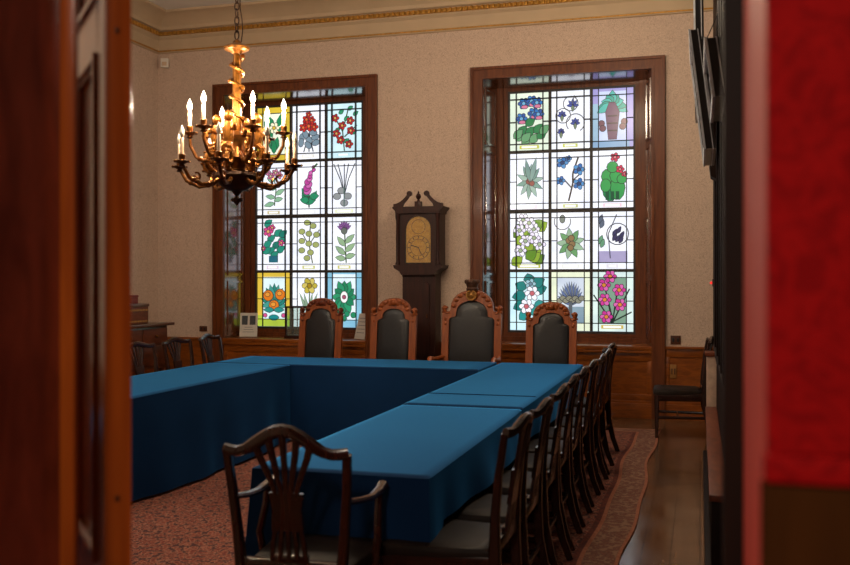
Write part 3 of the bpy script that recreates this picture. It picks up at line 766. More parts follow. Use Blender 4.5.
# ------------------------------------------------------------------ tables and cloths
def table(x0, x1, y0, y1, label, legx):
    t = thing('folding_table', label, 'table', ((x0 + x1) / 2, (y0 + y1) / 2, FZ))
    cx, cy = (x0 + x1) / 2, (y0 + y1) / 2
    MB().b(x0 - cx, x1 - cx, y0 - cy, y1 - cy, 0.69, 0.725, 0.005).build('tabletop', M['dado'], t)
    for lx in legx[0]:
        for ly in legx[1]: MB().tube([(lx - cx, ly - cy, 0.0), (lx - cx, ly - cy, 0.69)], 0.018).build('leg', M['framedark'], t)
    return t
def cloth(x0, x1, y0, y1, hem, label, seed, zt=0.752, rad=0.012, folds=1.0, ridge=None, sf=(1, 1, 1, 1)):
    """hem: (near, right, far, left) heights of the hanging edge"""
    rnd = random.Random(seed)
    cx, cy = (x0 + x1) / 2, (y0 + y1) / 2
    sides = [((x0, y0), (x1, y0), (0, -1)), ((x1, y0), (x1, y1), (1, 0)), ((x1, y1), (x0, y1), (0, 1)), ((x0, y1), (x0, y0), (-1, 0))]
    P = []
    for k, (a, b, nrm) in enumerate(sides):
        L = math.hypot(b[0] - a[0], b[1] - a[1]); n = max(6, int(L / 0.045))
        for i in range(n):
            t = i / n; q = (a[0] + (b[0] - a[0]) * t, a[1] + (b[1] - a[1]) * t)
            nr = Vector(nrm)
            h = hem[k]
            da = t * L; db = L - da
            ha = min(hem[k], hem[(k - 1) % 4]); hb = min(hem[k], hem[(k + 1) % 4])
            if da < 0.22: 
                h = ha + (h - ha) * (da / 0.22) ** 0.8
            if db < 0.22:
                h = hb + (h - hb) * (db / 0.22) ** 0.8
            if i == 0: nr = Vector(nrm) + Vector(sides[(k - 1) % 4][2])
            fk = sf[k]
            if da < .3: fk = min(sf[k], sf[(k - 1) % 4]) + (sf[k] - min(sf[k], sf[(k - 1) % 4])) * da / .3
            if db < .3: fk = min(fk, min(sf[k], sf[(k + 1) % 4]) + (sf[k] - min(sf[k], sf[(k + 1) % 4])) * db / .3)
            P.append((q, nr, h, da + k * 10, min(da, db), fk))
    m = MB(); bm = m.bm; n = len(P)
    LV = [0.0, 0.02, 0.08, 0.2, 0.4, 0.6, 0.8, 1.0]
    ph = [rnd.uniform(0, 6.28) for _ in range(4)]
    rings = []
    inner = [bm.verts.new((q[0] - nr.x * rad, q[1] - nr.y * rad, zt)) for (q, nr, h, s, e, fk) in P]
    rings.append(inner)
    for t in LV:
        rg = []
        for (q, nr, h, s, e, fk) in P:
            z = zt - 0.008 - (zt - 0.008 - h) * t
            wv = math.sin(s * 5.2 + ph[0]) * 0.5 + math.sin(s * 11.3 + ph[1]) * 0.35 + math.sin(s * 2.1 + ph[2]) * 0.6
            edgek = max(0.0, 1 - e / 0.25)
            out = folds * fk * (0.004 + t ** 1.1 * (0.016 + 0.016 * wv + 0.02 * edgek))
            nn = nr.normalized()
            rg.append(bm.verts.new((q[0] + nn.x * out, q[1] + nn.y * out, z)))
        rings.append(rg)
    for r in range(len(rings) - 1):
        for i in range(n):
            j = (i + 1) % n; bm.faces.new((rings[r][i], rings[r + 1][i], rings[r + 1][j], rings[r][j]))
    inner2 = [bm.verts.new((cx + (v.co.x - cx) * .9, cy + (v.co.y - cy) * .97, zt)) for v in inner]
    for i in range(n):
        j = (i + 1) % n; bm.faces.new((inner2[i], inner[i], inner[j], inner2[j]))
    bm.faces.new(inner2)
    if ridge is not None:
        for y in ridge: m.tube([(x0 + 0.01, y, zt + 0.0005), (cx, y + 0.006, zt + 0.0005), (x1 - 0.01, y + 0.01, zt + 0.0005)], 0.006, 6, side=(0, 1, 0))
    o = m.build('tablecloth', M['cloth'], None, 50)
    tag(o, label, 'tablecloth')
    return o
TX0, TX1 = -1.86, -1.07
table(TX0 + .01, TX1 - .01, 3.70, 5.80, 'table under the blue cloth, nearest the armchair', ((-1.80, -1.34), (3.85, 5.7)))
table(TX0 + .01, TX1 - .01, 5.84, 8.92, 'table under the blue cloth, beside the row of dark chairs towards the window', ((-1.80, -1.34), (5.98, 8.8)))
cloth(TX0, TX1, 3.68, 5.78, (0.03, 0.52, 0.05, 0.05), 'blue tablecloth on the right-hand table nearest the camera, behind the open-backed armchair', 3, folds=1.5, sf=(1, 1, .06, 1))
cloth(TX0, TX1, 5.80, 8.95, (0.05, 0.52, 0.05, 0.05), 'blue tablecloth on the right-hand table nearer the window, with two creases across', 4, zt=0.757, ridge=(6.36,), sf=(.06, 1, 1, .25))
table(-4.59, -3.76, 3.9, 8.15, 'table under the long blue cloth at the left', ((-4.1, -3.86), (4.1, 6.3, 8.0)))
cloth(-4.60, -3.75, 3.4, 8.185, (0.05, 0.035, 0.05, 0.52), 'long blue tablecloth at the left, its inner side hanging in folds to the rug', 5, folds=2.3, sf=(1, 1, .06, 1))
table(-4.59, -1.95, 8.22, 9.02, 'table under the blue cloth in front of the carved chairs', ((-4.4, -2.05), (8.35, 8.9)))
cloth(-4.60, -1.92, 8.21, 9.03, (0.04, 0.05, 0.3, 0.05), 'blue tablecloth across the far end in front of the carved high-backed chairs', 6, folds=0.8, sf=(.5, .06, 1, 1))

# ------------------------------------------------------------------ chairs
def crest_pts(wd, zs, hump, y, n=17):
    pts = []
    for i in range(n):
        x = -wd + 2 * wd * i / (n - 1); a = abs(x) / wd
        z = zs + hump * (0.5 + 0.5 * math.cos(PI * min(1, a / 0.8))) + 0.008 * max(0, (a - 0.85) / 0.15)
        pts.append((x, y - 0.03 * (1 - a * a), z))
    return pts
def make_chair(name, label, cat, wm, sm, arms=False, hump=0.03, zs=0.94, wd=0.245, group=None, ribs=5):
    t = thing(name, label, cat, (0, 0, 0), 0, group)
    for s in (-1, 1):
        p = [(s * .185, -.335, 0), (s * .187, -.29, .12), (s * .19, -.255, .28), (s * .195, -.245, .44), (s * .21, -.25, .6), (s * .226, -.268, .78), (s * (wd - .008), -.295, zs)]
        MB().sweep(p, [.03, .032, .036, .04, .034, .032, .032], [.036, .04, .044, .048, .036, .03, .026], (1, 0, 0)).build('back_post', wm, t)
        MB().sweep([(s * .22, .2, 0), (s * .222, .2, .3), (s * .222, .2, .42)], [.032, .042, .046], [.032, .042, .046], (1, 0, 0)).build('leg', wm, t)
    cp = crest_pts(wd, zs, hump, -.30)
    MB().tube(cp, [.015] + [.017] * 3 + [.020] * 9 + [.017] * 3 + [.015], 8, side=(0, 1, 0), flat=1.25).build('crest_rail', wm, t)
    # pierced wheatsheaf splat
    m = MB()
    for k in range(ribs):
        q = (k - (ribs - 1) / 2) / ((ribs - 1) / 2)
        pts = []
        for i in range(9):
            u = i / 8; z = .515 + (zs + hump * .8 - .515) * u
            sp = .05 + .015 * math.cos(u * PI * 2) + .05 * max(0, u - .5) ** 1.2 * 2.0
            pts.append((q * sp, -.252 - .07 * u ** 1.3 - .012, z - abs(q) * .03 * u))
        m.sweep(pts, [.018, .017, .016, .016, .017, .019, .022, .025, .028], .014, (1, 0, 0))
    m.prism([(-.062, .62), (.062, .62), (.056, .70), (.066, .765), (-.066, .765), (-.056, .70)], -.012, .008, lambda u, v, d: (u, -.262 - .07 * ((v - .515) / .47) ** 1.3 + d, v))
    m.b(-.075, .075, -.27, -.245, .5, .53, .004)
    m.build('splat', wm, t)
    MB().b(-.2, .2, -.262, -.225, .455, .505, .006).build('rear_rail', wm, t)
    m = MB(); m.b(-.24, .24, .185, .22, .36, .435, .004)
    for s in (-1, 1): m.sweep([(s * .195, -.23, .4), (s * .225, .2, .4)], .03, .075, (1, 0, 0))
    m.build('seat_frame', wm, t)
    out = [(-.205, -.225), (.205, -.225), (.222, -.05), (.245, .2), (.235, .228), (.1, .236), (-.1, .236), (-.235, .228), (-.245, .2), (-.222, -.05)]
    MB().pad(out, XY, .425, .478).build('seat', sm, t)
    m = MB()
    for s in (-1, 1): m.sweep([(s * .188, -.27, .2), (s * .221, .2, .2)], .018, .028, (1, 0, 0))
    m.sweep([(-.205, 0, .2), (.205, 0, .2)], .018, .026, (0, 1, 0))
    m.sweep([(-.187, -.262, .24), (.187, -.262, .24)], .018, .026, (0, 1, 0))
    m.build('stretcher', wm, t)
    if arms:
        for s in (-1, 1):
            pts = [(s * .218, -.265, .735), (s * .228, -.12, .71), (s * .24, .0, .695), (s * .242, .1, .70), (s * .238, .17, .708), (s * .232, .19, .69)]
            a = MB().tube(pts, [.016, .017, .018, .02, .024, .018], 8, side=(1, 0, 0), flat=.8).build('armrest', wm, t)
            MB().tube([(s * .232, .06, .4), (s * .25, .05, .52), (s * .24, .09, .62), (s * .24, .11, .69)], .016, 8).build('arm_support', wm, t)
    return t
# right-hand row of side chairs
ROW = [3.86, 4.40, 5.0, 5.55, 6.08, 6.62, 7.16, 7.72, 8.42]
ordn = ['nearest the camera', 'second from the camera', 'third from the camera', 'fourth from the camera', 'fifth, in the middle', 'sixth from the camera',
        'third from the far end', 'second from the far end', 'at the far window end']
G1 = 'dark side chairs along the right-hand table'
side = make_chair('side_chair', '', 'chair', M['mahog_row'], M['leather_brown'], group=G1)
for i, y in enumerate(ROW):
    c = side if i == 0 else copy_tree(side)
    c.location = (-1.025 + random.uniform(-.012, .012) + (.0 if i < 8 else -.04), y, FZ); c.rotation_euler = (0, 0, PI / 2 + (0 if i < 8 else -0.12) + random.uniform(-.02, .02))
    c['label'] = 'dark wooden side chair in the right-hand row, ' + ordn[i]
# left row, beyond the left table
G2 = 'dark side chairs beyond the left-hand table'
for i, (y, lb) in enumerate(((8.66, 'rightmost of the three behind the left blue table'), (8.0, 'middle one of the three behind the left blue table'), (7.36, 'leftmost of the three behind the left blue table'))):
    c = copy_tree(side); c.location = (-4.56, y, FZ); c.rotation_euler = (0, 0, -PI / 2 + (.1 if i == 0 else 0)); c['group'] = G2
    c['label'] = 'dark open-backed wooden chair, ' + lb
c = copy_tree(side); c.location = (-.215, 9.72, FZ if False else 0.0); c.rotation_euler = (0, 0, PI / 2 + .04)
if 'group' in c: del c['group']
c['label'] = 'dark chair with black leather seat standing alone by the right wall'
c.location = (-.215, 9.66, FZ)
ac = make_chair('open_armchair', 'dark mahogany armchair with pierced splat back in the foreground at the table end', 'armchair', M['mahog'], M['leather_brown'], arms=True, hump=.085, zs=.915, wd=.242, ribs=5)
ac.location = (-1.475, 3.44, FZ); ac.rotation_euler = (0, 0, .06)

# carved high-backed chairs
def arch(wd, z0, zsh, zt, neck, n=12):
    """outline bottom-left -> over the top -> bottom-right"""
    L = [(-wd, z0), (-wd, z0 + (zsh - z0) * .5), (-wd, zsh), (-wd * .93, zsh + .02), (-wd * neck, zsh + .035)]
    A = []
    for i in range(n + 1):
        a = PI - PI * i / n; A.append((wd * neck * .98 * math.cos(a) * (1 if abs(math.cos(a)) < .95 else 1), zsh + .035 + .012 + (zt - zsh - .047) * math.sin(a) ** .8))
    return L + A + [(-u, v) for (u, v) in reversed(L)]
def make_throne(name, label, W, zt, wm, wd_, ornate=False, tall=0.0):
    t = thing(name, label, 'chair', (0, 0, 0), 0, 'carved high-backed chairs with black leather')
    zsh = zt - .20 - tall
    out = arch(W, .5, zsh, zt, .74); inn = arch(W - .075, .58, zsh - .06, zt - .115, .72)
    fb = lambda u, v, d: (u, -.22 - (v - .5) * .1 + d, v)
    MB().ring(out, inn, -.025, .025, fb).build('back_frame', wm, t)
    MB().pad(inn, fb, -.02, .035).build('back_pad', M['leather'], t)
    # carved crest: acanthus lobes along the arch
    m = MB()
    yc = lambda v: -.22 - (v - .5) * .1
    for i in range(9):
        a = PI * (i + .5) / 9; u = W * .62 * math.cos(a); v = zsh + .045 + (zt - zsh - .075) * math.sin(a) ** .8
        m.sph((u, yc(v) + .03, v), .022, (1.3, .45, 1.0), 8, 6)
    m.sph((0, yc(zt) + .03, zt - .05), .045, (1.0, .6, .9), 10, 7); m.sph((-.045, yc(zt) + .028, zt - .06), .03, (.8, .6, 1.2), 8, 6); m.sph((.045, yc(zt) + .028, zt - .06), .03, (.8, .6, 1.2), 8, 6)
    for s in (-1, 1):
        pts = []
        for i in range(10):
            a = i / 9; an = PI * .5 + s * 0 + a * 4.2; r = .045 * (1 - a * .7)
            pts.append((s * (W * .8 - r * math.cos(an)), yc(zsh) + .026, zsh + .03 + r * math.sin(an)))
        m.tube(pts, [.013] * 6 + [.01] * 4, 6)
    m.build('carved_crest', wd_, t)
    for s in (-1, 1):
        m = MB(); x = s * (W - .022); z = zsh + .01
        m.lathe([(.001, 0), (.032, .0), (.034, .015), (.022, .025), (.03, .045), (.032, .06), (.02, .078), (.001, .085)], (x, yc(z) + .0, z), 10)
        m.build('finial', wd_, t)
        m = MB()
        for k in range(2 if ornate else 1): m.sph((s * (W - .036), yc(zsh) + .03 + k * .005, zsh - .05 - k * .05), .016, (1, .6, 1.3), 8, 5)
        m.build('carved_boss', wd_, t)
        MB().sweep([(s * (W - .04), -.31, 0), (s * (W - .04), -.24, .25), (s * (W - .04), -.22, .52)], .05, .055, (1, 0, 0)).build('leg', wm, t)
        MB().lathe([(.03, 0), (.034, .03), (.02, .06), (.026, .12), (.034, .26), (.022, .3), (.034, .33), (.034, .40)], (s * (W - .03), .22, 0), 12).build('leg', wm, t)
        zz = .725 if ornate else .655
        MB().tube([(s * (W - .02), -.23, zz), (s * (W + .015), -.05, zz - .015), (s * (W + .02), .1, zz), (s * (W + .012), .17, zz + .005), (s * (W + .01), .2, zz - .025)], [.022, .024, .026, .032, .022], 8, side=(1, 0, 0)).build('armrest', wm, t)
        MB().lathe([(.022, 0), (.03, .04), (.016, .08), (.024, .17), (.018, .24), (.024, .27)], (s * (W - .01), .14, .42), 10).build('arm_support', wm, t)
    m = MB(); m.b(-W + .02, W - .02, .19, .245, .34, .44, .006); m.b(-W + .02, W - .02, -.25, -.2, .34, .44, .006)
    for s in (-1, 1): m.b(s * (W - .05), s * (W - .01), -.22, .22, .34, .44, .004)
    m.build('seat_frame', wm, t)
    MB().pad([(-W + .03, -.2), (W - .03, -.2), (W - .015, .2), (W - .04, .235), (-W + .04, .235), (-W + .015, .2)], XY, .43, .50).build('seat', M['leather'], t)
    if ornate:
        m = MB(); z = zt
        yv = yc(zt) + .02
        m.lathe([(.062, -.01), (.07, .015), (.058, .03), (.066, .05), (.072, .08)], (0, yv, z), 12)
        for k in range(6):
            a = k * PI / 3; m.sph((.064 * math.cos(a), yv + .064 * math.sin(a), z + .088), .024, (1, 1, 1.1), 8, 5)
        m.sph((0, yv, z + .07), .06, (1, 1, .8), 10, 6)
        m.build('carved_crown', M['throne_dark2'], t)
        m = MB(); zc = z - .055
        n = 18
        m.tube([(.05 * math.cos(2 * PI * i / n), yv + .05, zc + .05 * math.sin(2 * PI * i / n)) for i in range(n + 1)], .011, 6)
        m.sph((0, yv + .04, zc), .038, (1, .4, 1), 12, 7)
        m.sph((0, yv + .056, zc), .013, (1, .6, 1), 8, 5)
        m.build('medallion', M['gold_old'], t)
    return t
M['throne_dark2'] = wood('crown_oak', (56, 34, 24), (86, 54, 34), 0.45, (30, 30, 10))
M['gold_old'] = plain('old_gilding', (168, 118, 54), 0.45, 0.4, 0.4, 30)
YT = 9.47
for (x, W, zt, lb, orn, tall, red) in ((-4.085, .255, 1.345, 'carved oak high-backed chair with black leather in front of the left window', False, 0, True),
                                  (-3.225, .26, 1.35, 'carved oak chair with rounded crest and black leather back just left of the longcase clock', False, 0, False),
                                  (-2.345, .325, 1.44, 'largest carved chair, with a crown and round gilt medallion on its crest, black leather back', True, .06, False),
                                  (-1.49, .265, 1.32, 'carved oak chair with black leather back in front of the right window', False, 0, False)):
    t = make_throne('carved_chair', lb, W, zt, M['throne'] if not red else M['throne'], M['throne'] if not red else M['throne_dark'], orn, tall)
    t.location = (x, YT, 0.013); t.rotation_euler = (0, 0, PI)

# ------------------------------------------------------------------ longcase clock
ck = thing('longcase_clock', 'tall dark mahogany longcase clock with arched brass dial standing between the two windows', 'clock', (-3.165, 10.60, 0))
W = M['clockwood']
def frontp(out, d0, d1): return lambda: None
m = MB(); m.b(-.27, .27, -.15, .14, 0, .08, .006); m.b(-.25, .25, -.14, .14, .08, .5, .006); m.b(-.26, .26, -.145, .14, .5, .54, .01); m.b(-.235, .235, -.13, .14, .54, .57, .006); m.build('base', W, ck)
m = MB(); m.b(-.2, .2, -.105, .14, .57, 1.66); m.b(-.21, .21, -.115, .14, .57, .62, .005); m.b(-.205, .205, -.11, .14, 1.6, 1.66, .004)
d = m.build('trunk', W, ck)
m = MB(); out = [(-.13, .68), (.13, .68), (.13, 1.5)] + [(.13 * math.cos(PI * i / 8), 1.5 + .05 * math.sin(PI * i / 8)) for i in range(1, 8)] + [(-.13, 1.5)]
m.prism(out, -.125, -.1, XZ); m.build('trunk_door', W, ck)
m = MB(); m.tube([(.105, -.13, 1.12), (.105, -.13, 1.16)], .008); m.build('door_escutcheon', M['brass'], ck)
# hood: throat moulding, body with arched opening, columns, cornice, swan necks
m = MB()
m.prism([(-.2, 1.62), (.2, 1.62), (.225, 1.66), (.29, 1.70), (.30, 1.735), (-.30, 1.735), (-.29, 1.70), (-.225, 1.66)], -.16, .14, XZ)
arc = lambda r, z0, zc_, n=10: [(-r, z0)] + [(-r * math.cos(PI * i / n), zc_ + r * math.sin(PI * i / n)) for i in range(n + 1)] + [(r, z0)]
inner = arc(.155, 1.755, 2.16)
outer = [(-.255, 1.735)] + [(-.255, 1.735 + .6 * i / 4) for i in range(1, 4)]
n_in = len(inner)
outer = []
for i, (u, v) in enumerate(inner):
    if i == 0: outer.append((-.25, 1.735))
    elif i == n_in - 1: outer.append((.25, 1.735))
    else:
        a = PI * (i - 1) / 10; uu = -.25 if a < PI * .3 else (.25 if a > PI * .7 else -.25 * math.cos(a) / math.cos(PI * .3)); vv = 2.16 + .2 * min(1, math.sin(a) / math.sin(PI * .3)); outer.append((uu, vv))
m.ring(outer, inner, -.14, -.12, XZ)
for s in (-1, 1): m.b(s * .235, s * .255, -.14, .14, 1.735, 2.34)
m.b(-.25, .25, .12, .14, 1.735, 2.34); m.b(-.25, .25, -.14, .14, 2.33, 2.36)
m.prism([(-.27, 2.34), (.27, 2.34), (.275, 2.37), (.305, 2.40), (.31, 2.42), (-.31, 2.42), (-.305, 2.40), (-.275, 2.37)], -.165, .14, XZ)
m.build('hood', W, ck)
for s in (-1, 1):
    MB().lathe([(.028, 0), (.03, .02), (.022, .035), (.02, .05), (.022, .3), (.019, .52), (.026, .54), (.029, .57), (.03, .6)], (s * .245, -.15, 1.737), 12).build('column', W, ck)
    m = MB(); ou = []; k = 14
    top = []; bot = []
    for i in range(k + 1):
        u = i / k; x = s * (.30 - .19 * u); z = 2.425 + .135 * u ** 2.0; top.append((x, z + .03)); bot.append((x, 2.418 if u < .6 else z - .025))
    m.prism(top + bot[::-1], -.15, -.11, XZ)
    m.lathe([(.001, -.022), (.03, -.022), (.034, 0), (.03, .022), (.001, .022)], (0, 0, 0), 12)
    for v in m.bm.verts[-60:]: pass
    o_ = m
    o2 = o_.build('swan_neck', W, ck)
    # turn the rosette (last 60 verts) to face forward
    me = o2.data; nv = len(me.vertices)
    for v in me.vertices[nv - 60:]:
        x, y, z = v.co; v.co = (s * .105 + x, -.135 + z, 2.572 + y)
m = MB(); m.b(-.04, .04, -.15, -.09, 2.42, 2.48, .004); m.lathe([(.022, 0), (.012, .02), (.03, .045), (.034, .06), (.022, .085), (.008, .1), (.012, .11), (.001, .125)], (0, -.12, 2.48), 12); m.build('finial', W, ck)
m = MB(); out = arc(.15, 1.765, 2.155); m.prism(out, -.118, -.112, XZ); dial = m.build('dial', M['dial'], ck)
m = MB()
ring = lambda r, r2, d0, d1, cz, n=28: m.ring([(r * math.cos(2 * PI * i / n), cz + r * math.sin(2 * PI * i / n)) for i in range(n)], [(r2 * math.cos(2 * PI * i / n), cz + r2 * math.sin(2 * PI * i / n)) for i in range(n)], d0, d1, XZ)
m.mi = 0
ring(.142, .137, -.122, -.117, 1.94); ring(.1, .096, -.122, -.117, 1.94); ring(.085, .081, -.122, -.117, 2.185)
for i in range(12):
    a = i * PI / 6; m.box((.119 * math.sin(a), -.1195, 1.94 + .119 * math.cos(a)), (.008, .003, .028), (0, a, 0))
m.build('chapter_ring', M['dial_dark'], dial)
m = MB(); m.box((-.045, -.124, 1.955), (.1, .003, .01), (0, .3, 0)); m.box((.02, -.126, 1.9), (.008, .003, .1), (0, -.4, 0)); m.build('hand', M['dial_dark'], dial)
MB().prism(arc(.153, 1.758, 2.158), -.1305, -.1285, XZ).build('dial_glass', M['clear'], ck)

# ------------------------------------------------------------------ chandelier
CHX, CHY = -3.215, 6.1
ch = thing('chandelier', 'ornate gilt bronze chandelier with electric candles hanging from the ceiling by a chain', 'chandelier', (CHX, CHY, ZC))
Z = lambda z: z - ZC
m = MB()
k = 0; z = 3.30
while z < 4.9:
    a = PI / 2 * (k % 2); n = 10
    m.tube([(.017 * math.cos(2 * PI * i / n) * math.cos(a), .017 * math.cos(2 * PI * i / n) * math.sin(a), Z(z + .032 + .034 * math.sin(2 * PI * i / n))) for i in range(n + 1)], .005, 5)
    z += .052; k += 1
m.build('chain', M['bronze_dark'], ch)
m = MB(); m.tube([(.03 + .012 * math.sin(i * 1.3), .01, Z(3.28 + i * .083)) for i in range(20)], .004, 5); m.build('cable', M['bronze_dark'], ch)
m = MB(); m.lathe([(.02, -.12), (.05, -.1), (.09, -.03), (.1, 0)], (0, 0, 0), 16); m.build('ceiling_rose', M['bronze_dark'], ch)
m = MB(); m.lathe([(.012, .06), (.03, .045), (.035, .03), (.085, .012), (.095, 0), (.088, -.015), (.05, -.03), (.03, -.045)], (0, 0, Z(3.24)), 20); m.build('top_dish', M['gold'], ch)
m = MB(); m.lathe([(.024, 3.2), (.03, 3.1), (.03, 2.9), (.034, 2.75), (.04, 2.66), (.03, 2.62)][::-1], (0, 0, -ZC), 14); m.build('stem', M['gold'], ch)
m = MB(); m.tube([((.046) * math.cos(i * .42), .046 * math.sin(i * .42), Z(3.18 - .5 * i / 66)) for i in range(67)], [.012 if i % 6 else .018 for i in range(67)], 6); m.build('spiral_garland', M['gold'], ch)
m = MB(); m.lathe([(.03, 2.64), (.07, 2.6), (.05, 2.55), (.06, 2.5), (.1, 2.44), (.07, 2.4), (.06, 2.36), (.13, 2.33)][::-1], (0, 0, -ZC), 16); m.build('body', M['brass'], ch)
m = MB(); m.lathe([(.02, 2.20), (.07, 2.21), (.13, 2.25), (.16, 2.31), (.15, 2.335), (.1, 2.34)], (0, 0, -ZC), 20); m.build('bowl', M['bronze_dark'], ch)
m = MB(); m.lathe([(.004, 2.10), (.018, 2.115), (.03, 2.135), (.018, 2.155), (.012, 2.17), (.03, 2.19), (.04, 2.20)], (0, 0, -ZC), 12)
for i in range(4):
    a = i * PI / 2; m.sph((.03 * math.cos(a), .03 * math.sin(a), Z(2.14)), .018, (1, 1, .8), 8, 5)
m.build('pendant', M['bronze_dark'], ch)
# foliage scrolls and small gilt figures round the body
for i in range(8):
    a = i * PI / 4 + .2; ca, sa = math.cos(a), math.sin(a)
    pts = []
    for j in range(14):
        u = j / 13; an = -1.2 + u * 6.4; r = .085 * (1 - .72 * u)
        pts.append(((.17 + r * math.cos(an)) * ca, (.17 + r * math.cos(an)) * sa, Z(2.42 + r * math.sin(an))))
    m = MB(); m.tube(pts, [.02 - .011 * j / 13 for j in range(14)], 7)
    for j in range(0, 8, 2): m.sph(pts[j], .022, (1.2, 1.2, .8), 7, 5)
    m.build('foliage_scroll', M['gold'], ch)
for i in range(4):
    a = i * PI / 2 + .1; ca, sa = math.cos(a), math.sin(a); R = .15
    m = MB()
    m.tube([(R * ca, R * sa, Z(2.52)), ((R + .01) * ca, (R + .01) * sa, Z(2.6)), (R * ca, R * sa, Z(2.68))], [.03, .042, .028], 9); m.sph((R * ca, R * sa, Z(2.725)), .036, (1, 1, 1.1), 10, 7)
    for s in (-1, 1):
        m.tube([(R * ca, R * sa, Z(2.665)), (R * ca - s * .05 * sa, R * sa + s * .05 * ca, Z(2.63)), ((R + .04) * ca - s * .06 * sa, (R + .04) * sa + s * .06 * ca, Z(2.66))], [.017, .014, .011], 7)
        m.tube([(R * ca, R * sa, Z(2.54)), ((R + .05) * ca - s * .03 * sa, (R + .05) * sa + s * .03 * ca, Z(2.5)), ((R + .04) * ca - s * .04 * sa, (R + .04) * sa + s * .04 * ca, Z(2.42))], [.024, .019, .013], 7)
    m.build('gilt_figure', M['gold'], ch)
    m = MB(); pts = []
    for j in range(12):
        u = j / 11; an = 2.6 - u * 6.0; r = .07 * (1 - .65 * u); pts.append(((.19 + r * math.cos(an)) * math.cos(a + .78), (.19 + r * math.cos(an)) * math.sin(a + .78), Z(2.56 + r * math.sin(an))))
    m.tube(pts, [.018 - .01 * j / 11 for j in range(12)], 7)
    for j in range(0, 6, 2): m.sph(pts[j], .024, (1.1, 1.1, .9), 7, 5)
    m.build('foliage_scroll', M['gold'], ch)
bulbs = []
def arm(an, R, zc_, z0, r0, cand, lit):
    ca, sa = math.cos(an), math.sin(an)
    prof_ = [(r0, z0), (r0 + (R - r0) * .25, z0 - .055), (r0 + (R - r0) * .55, z0 - .075), (r0 + (R - r0) * .85, z0 - .03), (R, z0 + .05), (R + .005, zc_ - .03)]
    # smooth
    pts = []
    for i in range(len(prof_) - 1):
        for q in range(3):
            u = q / 3; pts.append((prof_[i][0] * (1 - u) + prof_[i + 1][0] * u, prof_[i][1] * (1 - u) + prof_[i + 1][1] * u))
    pts.append(prof_[-1])
    a = MB().tube([(r * ca, r * sa, Z(zz)) for (r, zz) in pts], [.016 - .005 * i / len(pts) for i in range(len(pts))], 8)
    for i in (4, 8): a.sph((pts[i][0] * ca, pts[i][0] * sa, Z(pts[i][1])), .024, (1, 1, .8), 8, 5)
    sp = []
    for j in range(9):
        u = j / 8; t_ = -.5 - u * 4.6; r = .045 * (1 - .6 * u); sp.append(((R - .1 + r * math.cos(t_)) * ca, (R - .1 + r * math.cos(t_)) * sa, Z(z0 - .015 + r * math.sin(t_))))
    a.tube(sp, [.009] * 6 + [.007] * 3, 6)
    a = a.build('arm', M['brass'], ch)
    x, y = (R + .005) * ca, (R + .005) * sa
    d = MB().lathe([(.012, -.035), (.026, -.03), (.014, -.015), (.045, -.002), (.06, .006), (.05, .008), (.018, .006), (.022, .02), (.024, .05), (.02, .055)], (x, y, Z(zc_)), 12)
    for q in range(6):
        b_ = q * PI / 3; d.sph((x + .054 * math.cos(b_), y + .054 * math.sin(b_), Z(zc_) + .004), .012, (1, 1, .6), 6, 4)
    d.build('drip_pan', M['brass'], a)
    MB().lathe([(.013, .05), (.013, .05 + cand), (.009, .055 + cand)], (x, y, Z(zc_)), 10).build('candle_sleeve', M['candle'], a)
    zb = Z(zc_) + .055 + cand
    MB().lathe([(.008, 0), (.018, .02), (.019, .035), (.012, .06), (.002, .085)], (x, y, zb), 10).build('bulb', M['flame'] if lit else M['bulb_off'], a)
    if lit: bulbs.append((CHX + x, CHY + y, ZC + zb + .035))
# angles are measured so that the screen-right direction is camera right
for i in range(6):
    ph = math.radians(30 + 60 * i)                # from the viewing direction
    arm(YAW + PI / 2 - ph, .335, 2.62, 2.48, .06, .11, True)
for i in range(8):
    ph = math.radians(-85 + 45 * i)
    arm(YAW + PI / 2 - ph, .42, 2.38, 2.31, .1, .115, False)
for i, p in enumerate(bulbs):
    l = bpy.data.lights.new('candle_bulb_light', 'POINT'); l.energy = BULB_W; l.color = (1.0, 0.80, 0.56); l.shadow_soft_size = 0.05
    o = bpy.data.objects.new('candle_bulb_light', l); C.objects.link(o); o.location = p

# ------------------------------------------------------------------ left-hand desk and what stands on it
dk = thing('sideboard', 'dark mahogany sideboard with an overhanging top against the left wall, behind the chairs', 'sideboard', (-6.48, 9.25, 0))
m = MB(); m.b(-.33, .31, -.86, .86, 1.01, 1.045, .008); m.build('top', M['desk'], dk)
m = MB(); m.b(-.31, .24, -.8, .8, .5, 1.01, .004); m.build('body', M['desk'], dk)
for s in (-1, 1):
    for x in (-.28, .2): MB().lathe([(.022, 0), (.03, .04), (.02, .08), (.03, .3), (.036, .5)], (x, s * .74, 0), 10).build('leg', M['desk'], dk)
for i in range(3):
    dr = MB().b(.24, .255, -.78 + i * .53, -.28 + i * .53, .8, .98, .004).build('drawer', M['ledge'], dk)
    MB().sph((.27, -.53 + i * .53, .89), .018).build('knob', M['brass'], dr)
    dr = MB().b(.24, .255, -.78 + i * .53, -.28 + i * .53, .54, .77, .004).build('drawer', M['desk'], dk)
    MB().sph((.27, -.53 + i * .53, .66), .018).build('knob', M['brass'], dr)
m = MB(); 
bx = thing('wooden_chest', 'brown wooden chest standing on the sideboard at the left', 'chest', (-6.5, 9.42, 1.046))
MB().b(-.2, .2, -.32, .32, 0, .2, .006).build('body', M['ledge'], bx); MB().b(-.21, .21, -.33, .33, .2, .235, .008).build('lid', M['desk'], bx)
m = MB(); m.b(.2, .206, -.3, .3, .02, .04); m.b(.2, .206, -.3, .3, .15, .17); m.build('trim', M['gold_old'], bx)
